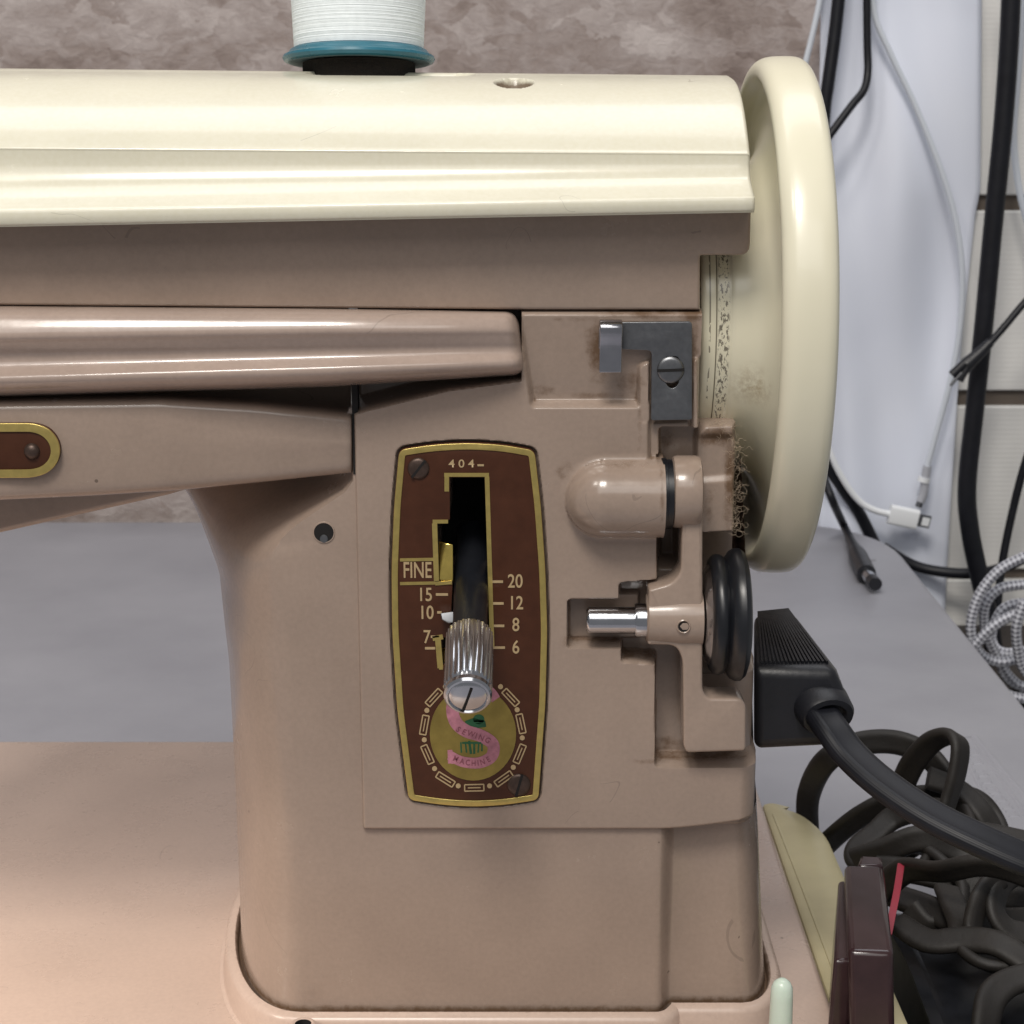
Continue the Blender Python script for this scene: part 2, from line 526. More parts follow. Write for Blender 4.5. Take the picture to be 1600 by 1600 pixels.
# ------------------------------------------------------------------ the setting: wall, boards, table, floor
WALL_Y = 67.5
v, f = box_data(-90, 60, WALL_Y, WALL_Y+8, -80, 130)
wall = mesh('wall', v, f, M['wallpaper'], None, 0); tag(wall, kind='structure')
xw = Xa(1478, 400, WALL_Y)
edges = [(-330, -22), (-12, 305), (329, 610), (634, 889), (905, 1190)]
for i, (va, vb) in enumerate(edges):
    z1, z0 = Za(va, 66.6), Za(vb, 66.6)
    box('board', (xw, xw+38, 66.5, WALL_Y-0.05, z0, z1), M['board'], wall, 0.12)
gap = box('batten', (xw-0.3, xw+38.5, WALL_Y-0.6, WALL_Y-0.01, Za(1190, 66.6), Za(-320, 66.6)),
          plain('grey_brown_gap', (0.13, 0.105, 0.085, 1), 0.8), wall, 0.0)
v, f = box_data(-120, 120, -120, 90, -82, -79)
fl = mesh('floor', v, f, M['floor'], None, 0); tag(fl, kind='structure')

TZ = -4.9
tb = empty('folding_table', (0, 20, -79), 'grey plastic table top under the sewing machine, running back to the wall', 'table')
outline = round_poly([(-70, -30, 3), (21.9, -30, 3), (21.75, 66.2, 7.5), (-70, 66.2, 3)], 3, 10)
n = len(outline)
rings = [(0.0, TZ-4.0), (0.0, TZ-0.5), (0.12, TZ-0.18), (0.45, TZ)]
vs = []
cx, cy = -24, 18
for off, z in rings:
    for (px, py) in outline:
        sx_ = (abs(px-cx)-off)/abs(px-cx) if abs(px-cx) > 1 else 1
        sy_ = (abs(py-cy)-off)/abs(py-cy) if abs(py-cy) > 1 else 1
        vs.append((cx+(px-cx)*sx_, cy+(py-cy)*sy_, z))
fs = []
for r_ in range(len(rings)-1):
    for i in range(n):
        j = (i+1) % n
        fs.append((r_*n+i, r_*n+j, (r_+1)*n+j, (r_+1)*n+i))
fs.append(tuple(range((len(rings)-1)*n, len(rings)*n)))
fs.append(tuple(range(n))[::-1])
top = mesh('tabletop', vs, fs, M['table'], tb)
# moulded lettering panel near the right edge (shallow ridges)
def ridge(pts, wd, hgt):
    path = [Vector(p) for p in pts]
    prof = [(-wd*1.8, 0.0), (-wd*0.7, hgt*0.45), (wd*0.7, hgt*0.45), (wd*1.8, 0.0)]
    v_, f_, _ = sweep_data(path, prof)
    return v_, f_
parts = []
TP = lambda u, v: atz(u, v, TZ)
parts.append(ridge([TP(1522, 1149), TP(1640, 1290)], 0.07, 0.07))
parts.append(ridge([TP(1494, 1153), TP(1520, 1152), TP(1614, 1290)], 0.05, 0.06))
parts.append(ridge([TP(1494, 1153), TP(1560, 1290)], 0.05, 0.06))
for (u0, v0) in ((1512, 1172), (1516, 1186), (1524, 1205), (1530, 1216), (1542, 1232), (1552, 1244), (1562, 1256), (1572, 1268)):
    a, b, c_, d = TP(u0, v0), TP(u0+14, v0-1), TP(u0+19, v0+7), TP(u0+5, v0+8)
    parts.append(ridge([a, b, c_], 0.04, 0.05))
    parts.append(ridge([d, c_], 0.04, 0.05))
v, f = join_data(parts)
mesh('moulded_ridge', v, f, M['table'], top, 0)
for x_, y_ in ((-62, -22), (15, -22), (-62, 58), (15, 58)):
    v, f = lathe_data([(-78.9, 0.01), (-78.9, 1.4), (TZ-3.9, 1.4), (TZ-3.9, 0.01)], 'z', (x_, y_, 0), 20)
    mesh('leg', v, f, M['steel'], tb)
adopt(tb)

bx_ = empty('dark_cabinet', (30, 60, -79), 'dark brown cabinet against the wall beyond the table edge', 'cabinet')
box('carcass', (24, 48, 55, 66.3, -79, -12.5), M['wood'], bx_, 0.5)
box('top_board', (23.6, 48.4, 54.6, 66.3, -12.4, -11.4), M['wood'], bx_, 0.2)
adopt(bx_)

# hanging white sheet
nu, nv = 26, 60
vs, fs = [], []
def interp(tab, v_):
    xs_, ys_ = zip(*tab)
    return float(np.interp(v_, xs_, ys_))
rt = [(-80, 1533), (300, 1531), (330, 1524), (560, 1500), (700, 1491), (900, 1478), (1100, 1470)]
lf = [(-80, 1284), (200, 1279), (1100, 1276)]
for i in range(nv+1):
    v_ = -80+1180*i/nv
    for j in range(nu+1):
        t = j/nu
        u_ = interp(lf, v_)*(1-t)+interp(rt, v_)*t
        y_ = 65.7+0.35*math.sin(t*7+v_*0.004)+0.3*math.sin(v_*0.011+t*3)+0.25*math.sin(t*13-v_*0.006)
        vs.append(at(u_, v_, y_))
for i in range(nv):
    for j in range(nu):
        a = i*(nu+1)+j
        fs.append((a, a+1, a+nu+2, a+nu+1))
sh = mesh('hanging_sheet', vs, fs, M['sheet'], None, 60)
so = sh.modifiers.new('solid', 'SOLIDIFY'); so.thickness = 0.0008
tag(sh, 'white paper sheet hanging on the wall behind the hand wheel', 'sheet')

# ------------------------------------------------------------------ the sewing machine
mc = empty('sewing_machine', (0, 5, TZ), 'tan and cream vintage sewing machine with hand wheel and stitch length lever', 'sewing machine')

# --- bed
BZ = -0.8
xr = 7.55
vs, fs = [], []
prof = [(-0.0, -0.0), (0.07, -0.02), (0.16, -0.1), (0.2, -0.25), (0.2, -0.55), (0.24, -0.6), (0.24, -4.0)]
loop = round_poly([(-60, -8, 1.5), (xr, -8, 1.5), (xr, 19.2, 0.6), (-60, 19.2, 0.6)], 1, 8)
cx, cy = -26, 5.6
def ring_from(loop, off, z, cx, cy):
    out = []
    for (px, py) in loop:
        kx = (abs(px-cx)+off)/abs(px-cx) if abs(px-cx) > 1e-3 else 1
        ky = (abs(py-cy)+off)/abs(py-cy) if abs(py-cy) > 1e-3 else 1
        out.append((cx+(px-cx)*kx, cy+(py-cy)*ky, z))
    return out
n = len(loop)
for off, dz in prof: vs += ring_from(loop, off, BZ+dz, cx, cy)
for r_ in range(len(prof)-1):
    for i in range(n):
        j = (i+1) % n
        fs.append((r_*n+j, r_*n+i, (r_+1)*n+i, (r_+1)*n+j))
fs.append(tuple(range(n)))
bed = mesh('bed', vs, fs, M['bed'], mc)

# --- column: a loft of plan sections
YB = 9.0
vL = [(1640, 384), (1577, 383), (1400, 380), (1200, 372), (1000, 362), (920, 352), (870, 340), (830, 314), (800, 290), (775, 266), (765, 255), (700, 250)]
tabL = sorted((Za(v_, 5.0), Xa(u_, v_, 5.0)) for v_, u_ in vL)
tabF = sorted((Za(v_, 0.12), Xa(u_, v_, 0.12)) for v_, u_ in [(1640, 474), (1577, 472), (1300, 470), (1000, 458), (920, 434), (880, 424), (850, 432), (820, 462), (790, 508), (765, 545), (755, 552), (700, 553)])
tabR = sorted((Za(v_, 1.5), Xa(u_, v_, 1.5)) for v_, u_ in [(1640, 1206), (1570, 1203), (1500, 1198), (1300, 1190), (1200, 1184), (1050, 1180), (900, 1172), (650, 1160)])
XP0 = -3.2
XSTEP = Xa(1038, 1440, 0.2)
def section(z):
    xl, xf, xr_ = (float(np.interp(z, *zip(*t))) for t in (tabL, tabF, tabR))
    # how sharp the corner is: round at the foot, a flatter sweep under the arm
    n_ = float(np.interp(z, [8.6, 10.2, 11.4, 12.6], [2.0, 1.5, 0.95, 0.8]))
    yb = float(np.interp(z, [9.0, 11.5], [5.6, 6.6]))
    pts = [(xl+0.6, YB), (xl+0.15, YB-0.4), (xl, YB-1.0)]
    K = 22
    for i in range(K+1):
        th = (math.pi/2)*i/K
        a = math.sin(th)**(2/n_); b = math.cos(th)**(2/n_)
        pts.append((xf-(xf-xl)*b, yb-(yb-0.12)*a))
    for x_ in (xf+(XP0-xf)*0.5, XP0, 0.0, XSTEP-0.22): pts.append((x_, 0.12))
    for i in range(7):
        t = i/6
        s_ = t*t*(3-2*t)
        pts.append((XSTEP-0.14+0.36*t, 0.12+0.42*s_))
    rc = 0.75
    pts.append((xr_-rc-0.3, 0.54))
    for i in range(9):
        th = (math.pi/2)*i/8
        pts.append((xr_-rc+rc*math.sin(th), 0.54+1.9*(1-math.cos(th))))
    pts += [(xr_, YB-1), (xr_-0.2, YB-0.3), (xr_-0.6, YB)]
    return pts
ZP = Za(1303, 0)              # lower edge of the control panel
zs = [-0.5, -0.2, -0.05, 0.03, 0.1, 0.18, 0.5] + list(np.linspace(1.0, ZP+0.1, 9)) + list(np.linspace(ZP+0.6, 13.6, 34))
secs = [section(z) for z in zs]
m = len(secs[0])
iP = 3+23+1                   # index of XP0
vs = [(x_, y_, z) for s_, z in zip(secs, zs) for x_, y_ in s_]
fs = []
for i in range(len(zs)-1):
    for j in range(m-1):
        if zs[i] >= ZP+0.05 and iP <= j < m-5: continue
        fs.append((i*m+j, i*m+j+1, (i+1)*m+j+1, (i+1)*m+j))
    fs.append((i*m+m-1, i*m, (i+1)*m, (i+1)*m+m-1))
col = mesh('column', vs, fs, M['tan'], mc, 40)
attr(col, 'dirt_shade', [max(0.0, 0.72-3.0*abs(z+0.05)) if z > -0.3 else 0.9 for s_, z in zip(secs, zs) for _ in s_])

# --- flange of the bed round the column foot
base = [p for p in section(0.0)]
def offset(loop, d):
    N = len(loop); out = []
    for i in range(N):
        a, b = Vector(loop[i-1]), Vector(loop[(i+1) % N])
        t = (b-a).normalized()
        nrm = Vector((t.y, -t.x))
        # loop runs left-back -> front -> right-back : outside is to the right of travel
        out.append((loop[i][0]+nrm.x*d, loop[i][1]+nrm.y*d))
    return out
c0 = Vector((-1, 4))
tst = offset(base, 0.5)
sgn = 1.0 if (Vector(tst[10])-c0).length > (Vector(base[10])-c0).length else -1.0
fl_prof = [(-0.05, -0.28), (0.06, -0.24), (0.10, -0.06), (0.15, 0.0), (0.26, -0.02), (0.35, -0.06), (0.40, -0.16), (0.43, -0.6), (0.47, -0.76), (0.56, BZ+0.005)]
vs, dirt_shade = [], []
for d, z in fl_prof:
    vs += [(x_, y_, z) for x_, y_ in offset(base, sgn*d)]
    dirt_shade += [1.0 if d < 0.08 else (0.62 if d < 0.12 else (0.35 if d < 0.2 else 0.0))]*len(base)
n = len(base); fs = []
for r_ in range(len(fl_prof)-1):
    for i in range(n-1):
        fs.append((r_*n+i, r_*n+i+1, (r_+1)*n+i+1, (r_+1)*n+i))
flg = mesh('base_flange', vs, fs, M['bed'], mc, 40)
fixn(flg.data); finish(flg.data, 40)
attr(flg, 'dirt_shade', dirt_shade) if len(flg.data.vertices) == len(dirt_shade) else None
# oil hole in the flange
p = atz(474, 1600, -0.02)
lathe('oil_hole', [(-0.05, 0.30), (0.02, 0.28), (0.035, 0.24), (0.02, 0.19), (-0.15, 0.17), (-0.15, 0.0)], 'z', (p[0], p[1]-0.05, 0.0), [M['bed'], M['void_shade']], mc, 24, mids=[0, 0, 0, 1, 1])

# --- arm core (behind the front panels): arch profile
core = [(-420, 352), (545, 352), (545, 728), (420, 746), (320, 761), (285, 768), (262, 775), (150, 800), (0, 834), (-420, 915)]
flat('arm_core', [round_poly([xz(u, v_, 1.6) for u, v_ in core], 0.25, 4)], 1.6, 8.6, M['tan'], mc, 0.15)

# --- upper arm strip below the cover
strip = [(-420, 335), (1174, 325), (1172, 399, 0.22), (1094, 399, 0.05), (1094, 484.5), (815, 484), (0, 477), (-420, 474)]
sy = 0.16
flat('arm_body', [round_poly([(*xz(q[0], q[1], sy), q[2] if len(q) > 2 else 0.0) for q in strip], 0.0, 4)], sy, 8.6, M['tan'], mc, 0.07)

# --- cream top cover: profile swept along x, with a hole and a slot pushed in
prof = [(108, 118, 4.6), (112, 120.5, 3.6), (119, 128, 2.75), (132, 141, 2.1), (150, 160, 1.55), (172, 185, 1.05), (200, 213, 0.6), (224, 235, 0.30), (231, 240, 0.22), (236, 244, 0.22),
        (250, 253, 0.205), (262, 261, 0.175), (274, 269, 0.115), (286, 277, 0.02), (297, 284, -0.12), (308, 292, -0.30), (322, 303, -0.58), (328, 307, -0.70), (332, 310, -0.74), (341, 318, -0.76), (350, 327, -0.74), (353, 330, -0.70)]
XL0, XL1 = -16.0, 4.93
def prof_at(t):               # t 0 = photo column 0, 1 = right end
    out = [(8.9, 16.5), (9.0, 18.0), (8.9, 19.5), (8.3, 20.5), (7.2, 20.95)]
    for a, b, y_ in prof:
        v_ = a+(b-a)*t
        out.append((y_, Za(v_, y_)))
    yl, zl = out[-1]
    out += [(yl+0.1, zl-0.03), (sy-0.02, zl+0.02)]
    return out
x0_ref = Xa(0, 230, 0.3)
# refine profile between points
def refine(pr, k=14):
    P3 = smooth_path([(0, a, b) for a, b in pr], k)
    return [(p_.y, p_.z) for p_ in P3]
xs_ = np.concatenate([np.linspace(XL0, -5.2, 16), np.linspace(-5.1, 0.9, 300), np.linspace(1.0, XL1-0.08, 22), [XL1-0.03, XL1]])
vs, dirt_shade = [], []
rows = None
hx, hy = Xa(803, 124, 2.7), 2.55
sx0, sx1 = Xa(518, 114, 3.4), Xa(700, 116, 3.4)
for x_ in xs_:
    t = (x_-x0_ref)/(XL1-x0_ref)
    pr = refine(prof_at(t))
    rows = len(pr)
    shrink = 0.0
    if x_ > XL1-0.06: shrink = 0.03 if x_ < XL1-0.001 else 0.10
    for (y_, z_) in pr:
        dz = 0.0; d_ = 0.0
        if z_ > 19:
            e = math.hypot((x_-hx)/0.42, (y_-hy)/0.42)
            s_ = min(max((1.08-e)/0.34, 0), 1)
            dz -= 0.42*s_*s_*(3-2*s_); d_ = max(d_, min(1.3, 2.0*s_))  # hole and slot darkened by colour for their inner shade
            ex = max(sx0-x_, x_-sx1, 0)
            ey = abs(y_-3.9)
            s_ = min(max((0.62-math.hypot(ex, ey))/0.12, 0), 1)
            dz -= 0.14*s_*s_*(3-2*s_)
            d_ = max(d_, 0.30*s_)
        c_y, c_z = 4.0, 17.5
        L = math.hypot(y_-c_y, z_-c_z)
        y2 = y_+(c_y-y_)*shrink/L; z2 = z_+(c_z-z_)*shrink/L
        vs.append((x_, y2, z2+dz)); dirt_shade.append(d_)
fs = []
for i in range(len(xs_)-1):
    for j in range(rows-1):
        fs.append((i*rows+j, (i+1)*rows+j, (i+1)*rows+j+1, i*rows+j+1))
fs.append(tuple((len(xs_)-1)*rows+j for j in range(rows)))
cov = mesh('top_cover', vs, fs, M['cream'], mc, 40)
bm = bmesh.new(); bm.from_mesh(cov.data); bmesh.ops.recalc_face_normals(bm, faces=bm.faces); bm.to_mesh(cov.data); bm.free()
attr(cov, 'dirt_shade', dirt_shade)

# --- glossy trim moulding (double ridge, tapering to the right)
tp = [  # s, depth factor, photo rows at column 0, 500 and 815
    (478, 482, 487, 0.10), (481, 484, 489, 0.55), (490, 491, 495, 0.80), (508, 503, 505, 0.92), (526, 517, 516, 0.98), (536, 527, 525, 0.93), (546, 538, 535, 0.87), (557, 548, 543, 0.82), (570, 558, 551, 0.84), (582, 568, 558, 0.93), (590, 576, 564, 1.0), (600, 586, 571, 0.99), (612, 596, 578, 0.86), (619, 602, 583, 0.55), (622, 605, 586, 0.10)]
cols = list(np.linspace(-420, 740, 36))+list(np.linspace(750, 822, 16))
vs, fs = [], []
for u_ in cols:
    front = float(np.interp(u_, [-420, 0, 300, 553, 700, 822], [1.35, 1.2, 1.08, 0.95, 0.75, 0.40]))
    pr = []
    for a, b, c_, d in tp:
        v_ = float(np.interp(u_, [-420, 0, 500, 815], [a+(a-b)*0.5, a, b, c_]))
        lean = 0.0
        pr.append((v_, 0.35-(front+0.35)*d))
    # rounded right end, leaning with the end line
    e = (u_-800)/22
    if e > 0:
        e = min(e, 1.0)
        kk = math.sqrt(max(0.0, 1-e**2.2))
        vm = sum(q[0] for q in pr)/len(pr)
        pr = [(vm+(q[0]-vm)*(0.70+0.30*kk), 0.35+(q[1]-0.35)*(0.35+0.65*kk)) for q in pr]
    pr2 = refine(pr, 4)
    nr = len(pr2)
    for v_, y_ in pr2:
        du = (v_-487)/100*14*max(0, (u_-600)/222) if u_ > 600 else 0
        vs.append(at(u_-14*max(0, (u_-600)/222)+du, v_, y_))
for i in range(len(cols)-1):
    for j in range(nr-1):
        fs.append((i*nr+j, i*nr+j+1, (i+1)*nr+j+1, (i+1)*nr+j))
fs.append(tuple((len(cols)-1)*nr+j for j in range(nr)))
tr = mesh('trim_moulding', vs, fs, M['trim'], mc, 60)
bm = bmesh.new(); bm.from_mesh(tr.data); bmesh.ops.recalc_face_normals(bm, faces=bm.faces); bm.to_mesh(tr.data); bm.free()

# --- lower arm panel
cols = list(np.linspace(-420, 520, 50))+[528, 538, 543, 547, 549]
tabT = [(-420, 628), (0, 627), (250, 623), (400, 632), (553, 648)]
tabB = [(-420, 790), (0, 781), (150, 774), (290, 765), (420, 752), (553, 738)]
vs, fs = [], []
for u_ in cols:
    yf = float(np.interp(u_, [-420, 0, 250, 450, 553], [-1.0, -0.85, -0.66, -0.25, 0.02]))
    a, b = interp(tabT, u_), interp(tabB, u_)
    pr = [(a-52, 1.55), (a-30, 1.45), (a-12, 1.1), (a-3, 0.45), (a+4, 0.12), (a+14, 0.03), (a+40, -0.01), ((a+b)/2, -0.03), (b-30, 0.0), (b-14, 0.02), (b-6, 0.06), (b-2, 0.13), (b, 0.24), (b-1, 0.6), (b-3, 1.9)]
    e = max(0, (u_-543)/6)
    pr2 = refine(pr, 2)
    nr = len(pr2)
    for v_, dy in pr2: vs.append(at(u_, v_, yf+dy+0.05*e*e))
for i in range(len(cols)-1):
    for j in range(nr-1):
        fs.append((i*nr+j, i*nr+j+1, (i+1)*nr+j+1, (i+1)*nr+j))
# right end wall
k0 = len(vs)
for j in range(nr):
    x_, y_, z_ = vs[(len(cols)-1)*nr+j]
    vs.append((x_, 1.9, z_))
for j in range(nr-1):
    a = (len(cols)-1)*nr+j
    fs.append((a, a+1, k0+j+1, k0+j))
apn = mesh('arm_panel', vs, fs, M['tan'], mc, 50)
bm = bmesh.new(); bm.from_mesh(apn.data); bmesh.ops.recalc_face_normals(bm, faces=bm.faces); bm.to_mesh(apn.data); bm.free()

box('seam_shade', (Xa(550, 670, 0), Xa(559, 670, 0), 0.10, 0.6, Za(741, 0.1), Za(600, 0.1)), M['void_shade'], mc, 0)  # black strip added to give the seam its dark shade
# --- control panel: cast relief
PX0, PX1 = Xa(558, 950, 0), Xa(1187, 1290, 0)
PZ0, PZ1 = Za(1303, 0), Za(485, 0.2)
STEP = 0.026
gx = np.arange(PX0, PX1+STEP, STEP); gz = np.arange(PZ0, PZ1+STEP, STEP)
GX, GZ = np.meshgrid(gx, gz)
def sdf(poly):
    d = np.full(GX.shape, 1e9); s_ = np.ones(GX.shape)
    N = len(poly)
    j = N-1
    for i in range(N):
        ex, ez = poly[j][0]-poly[i][0], poly[j][1]-poly[i][1]
        wx, wz = GX-poly[i][0], GZ-poly[i][1]
        t = np.clip((wx*ex+wz*ez)/(ex*ex+ez*ez+1e-12), 0, 1)
        bx, bz = wx-ex*t, wz-ez*t
        d = np.minimum(d, bx*bx+bz*bz)
        c1 = GZ >= poly[i][1]; c2 = GZ < poly[j][1]; c3 = ex*wz > ez*wx
        fl_ = (c1 & c2 & c3) | (~c1 & ~c2 & ~c3)
        s_ = np.where(fl_, -s_, s_)
        j = i
    return s_*np.sqrt(d)        # negative inside
def pxpoly(pts, r=0.0, y=0.0, n=4):
    q = [(*xz(p[0], p[1], y), p[2]) if len(p) > 2 else xz(p[0], p[1], y) for p in pts]
    return round_poly(q, r, n)
H = np.zeros(GX.shape)
def sstep(d, w_): 
    t = np.clip(0.5-d/w_, 0, 1)
    return t*t*(3-2*t)
def level(pts, h, w_=0.08, r=0.06, y=0.0):
    global H
    k_ = sstep(sdf(pxpoly(pts, r, y)), w_)
    H = H*(1-k_)+h*k_
# pocket that holds the latch
level([(809, 470), (1120, 470), (1120, 718), (1016, 718), (1016, 633), (832, 633)], -0.30, 0.16, 0.05)
H = H+np.where(H < -0.05, 0.20*np.clip((GZ-Za(620, 0))/(Za(487, 0)-Za(620, 0)), 0, 1), 0)*np.clip(-H/0.3, 0, 1)
level([(998, 660), (998, 572, 0.1), (1015, 564, 0.1), (1016, 660)], -0.02, 0.08, 0.09)
level([(1083, 690), (1083, 565), (1091, 561), (1093, 690)], -0.10, 0.07, 0.05)
level([(1018, 664), (1078, 662), (1078, 672), (1032, 673), (1032, 716), (1018, 716)], -0.22, 0.05, 0.04)
# bobbin winder recess
level([(1033, 673), (1096, 673), (1097, 560), (1300, 560), (1300, 1197), (1026, 1197), (1026, 1036), (973, 1033), (973, 1011), (889, 1011), (889, 939), (970, 939), (970, 913), (1029, 908), (1029, 715), (1033, 715)], -0.85, 0.10, 0.06)
level([(889, 939), (1002, 939), (1002, 1011), (889, 1011)], -0.62, 0.08, 0.05)
level([(1098, 845), (1300, 845), (1300, 1068), (1098, 1068)], -2.6, 0.10, 0.05)
level([(1036, 840), (1068, 840), (1068, 900), (1036, 900)], -1.6, 0.2, 0.05)
level([(1094, 684), (1104, 672), (1153, 670), (1153, 843), (1094, 846)], -0.55, 0.14, 0.08)
level([(1094, 690), (1153, 690), (1153, 755), (1094, 760)], -0.64, 0.20, 0.08)
# scoop below the trim
k_ = sstep(sdf(pxpoly([(540, 470), (822, 470), (822, 590), (700, 606), (540, 646)], 0.02)), 0.16)
k_ = k_*(GX < Xa(815, 590, 0))
H = H*(1-k_)-1.5*k_
# capsule housing
ax0, azc = Xa(946, 778, 0), Za(779, 0); ax1 = Xa(1036, 778, 0)
rc = 0.84
dx = np.where(GX < ax0, ax0-GX, 0.0)
dd = np.sqrt((dx*0.97)**2+(GZ-azc)**2)
cap = np.sqrt(np.maximum(rc*rc-dd*dd, 0.0))*1.0
ins = GX <= ax1
kf = 0.10
sm = np.where(dd < rc, cap, 0.0)
fil = np.clip(1-(dd-rc)/0.16, 0, 1)**2*0.05*(dd >= rc)
H = np.where(ins & (dd < rc), np.maximum(H, sm), H)
H = np.where(ins & (dd >= rc), np.maximum(H, np.minimum(H+fil, fil)), H)
# nameplate seat and slot
PLATE = [(623, 702, 0.16), (675, 694), (730, 691), (785, 694), (836, 703, 0.16), (846, 790), (853, 890), (856, 985), (853, 1100), (842, 1250, 0.16), (790, 1258), (740, 1261), (690, 1258), (638, 1250, 0.16), (620, 1110), (612, 985), (611, 890), (615, 790)]
pl = pxpoly(PLATE, 0.3, -0.05, 5)
def grow(poly, d):
    out = offset(poly, d)
    c_ = Vector((sum(p_[0] for p_ in poly)/len(poly), sum(p_[1] for p_ in poly)/len(poly)))
    if (Vector(out[0])-c_).length < (Vector(poly[0])-c_).length and d > 0: out = offset(poly, -d)
    if (Vector(out[0])-c_).length > (Vector(poly[0])-c_).length and d < 0: out = offset(poly, -d)
    return out
k_ = sstep(sdf(grow(pl, 0.035)), 0.06); H = H*(1-k_)-0.16*k_
SLOT = [(703, 746), (757, 746), (760, 830), (764, 960), (766, 1035), (690, 1040), (690, 996), (703, 996), (707, 915), (686, 910), (683, 815), (703, 812)]
k_ = sstep(sdf(pxpoly(SLOT, 0.0)), 0.05); H = H*(1-k_)-2.6*k_
# rounded outer edges
edge = np.minimum.reduce([GX-PX0, GZ-PZ0])
H = H-0.16*np.clip(1-edge/0.07, 0, 1)**2
H = H-0.30*np.clip(1-(PZ1-GZ)/0.10, 0, 1)**2
er = PX1-GX
H = np.where(GZ < Za(1040, 0), H-0.5*np.clip(1-er/0.5, 0, 1)**2-0.6*np.clip(1-er/0.12, 0, 1)**2, H)
# right part of the lower edge rises and turns back
low = GZ-PZ0-0.22*np.clip((GX-Xa(1030, 1300, 0))/1.9, 0, 1)**1.5
H = H-0.45*np.clip(1-low/0.16, 0, 1)**2
# dirt: concave corners plus places where lint and oil collect
def blur(A, n_):
    for ax in (0, 1):
        P_ = np.pad(A, [(n_, n_) if i == ax else (0, 0) for i in (0, 1)], 'edge')
        cs = np.cumsum(P_, axis=ax)
        z_ = np.zeros_like(np.take(cs, [0], axis=ax))
        cs = np.concatenate([z_, cs], axis=ax)
        N_ = A.shape[ax]
        A = (np.take(cs, range(2*n_+1, 2*n_+1+N_), axis=ax)-np.take(cs, range(0, N_), axis=ax))/(2*n_+1)
    return A
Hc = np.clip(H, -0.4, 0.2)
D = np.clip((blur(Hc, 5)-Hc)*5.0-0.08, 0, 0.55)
def blot(u_, v_, ru, rv, a):
    global D
    bx, bz = xz(u_, v_)
    e = ((GX-bx)/(ru/72))**2+((GZ-bz)/(rv/72))**2
    D = np.maximum(D, a*np.exp(-e))
D = D*(GX > Xa(790, 800, 0))
for b_ in ((815, 560, 10, 80, .42), (905, 500, 90, 8, .42), (1000, 660, 8, 60, .4), (1030, 1190, 60, 8, .5), (890, 1000, 20, 20, .45), (936, 548, 24, 62, .68), (1010, 490, 90, 12, .62), (1080, 492, 30, 14, .75), (1085, 540, 10, 60, .6), (985, 600, 26, 22, .6), (850, 612, 26, 16, .45), (930, 622, 70, 8, .5),
           (1125, 690, 40, 20, .75), (1145, 760, 12, 90, .7), (1110, 800, 20, 40, .45), (1045, 700, 20, 30, .6), (960, 722, 70, 8, .42), (880, 735, 25, 30, .40), (1030, 760, 6, 60, .5), (1050, 1180, 40, 16, .5)):
    blot(*b_)
nz_, nx_ = GX.shape
MASKX = np.where(gz > Za(672, 0), Xa(1096, 560, 0), np.where(gz > Za(862, 0), Xa(1148, 760, 0.55), np.where(gz > Za(1066, 0), Xa(1160, 960, 0.3), 99)))
vs = np.stack([GX, -H, GZ], -1).reshape(-1, 3)
idx = np.arange(nz_*nx_).reshape(nz_, nx_)
keep = (GX[:-1, :-1] < MASKX[:-1, None])
km_ = ((H < -0.9) & (GX < Xa(775, 900, 0)) & (GZ < Za(740, 0)))[:-1, :-1][keep]  # slot interior coloured black in place of its shade
quads = np.stack([idx[:-1, :-1], idx[:-1, 1:], idx[1:, 1:], idx[1:, :-1]], -1)[keep]
# walls going back from the open right and top boundary
extra_v, extra_f = [], []
base_n = nz_*nx_
lastk = [np.nonzero(keep[i])[0].max()+1 for i in range(nz_-1)]
prev = None
bk = 4.5
for i in range(nz_-1):
    j = lastk[i]
    a, b = idx[i, j], idx[i+1, j]
    k0 = base_n+len(extra_v)
    for q in (a, b):
        extra_v.append((vs[q][0], bk, vs[q][2]))
    extra_f.append((a, k0, k0+1, b))
    if i and lastk[i-1] != j:   # horizontal step between runs
        jj = sorted((lastk[i-1], j))
        for t in range(jj[0], jj[1]):
            a, b = idx[i, t], idx[i, t+1]
            k0 = base_n+len(extra_v)
            extra_v += [(vs[a][0], bk, vs[a][2]), (vs[b][0], bk, vs[b][2])]
            extra_f.append((a, b, k0+1, k0))
for t in range(lastk[-1]):
    a, b = idx[nz_-1, t], idx[nz_-1, t+1]
    k0 = base_n+len(extra_v)
    extra_v += [(vs[a][0], 1.5, vs[a][2]), (vs[b][0], 1.5, vs[b][2])]
    extra_f.append((a, b, k0+1, k0))
allv = [tuple(p_) for p_ in vs.tolist()]+extra_v
pan = mesh('control_panel', allv, [tuple(q) for q in quads.tolist()]+extra_f, [M['tan'], M['void_shade']], mc, 60, [int(q) for q in km_]+[0]*len(extra_f))
attr(pan, 'dirt_shade', list(D.reshape(-1))+[0.3]*len(extra_v))

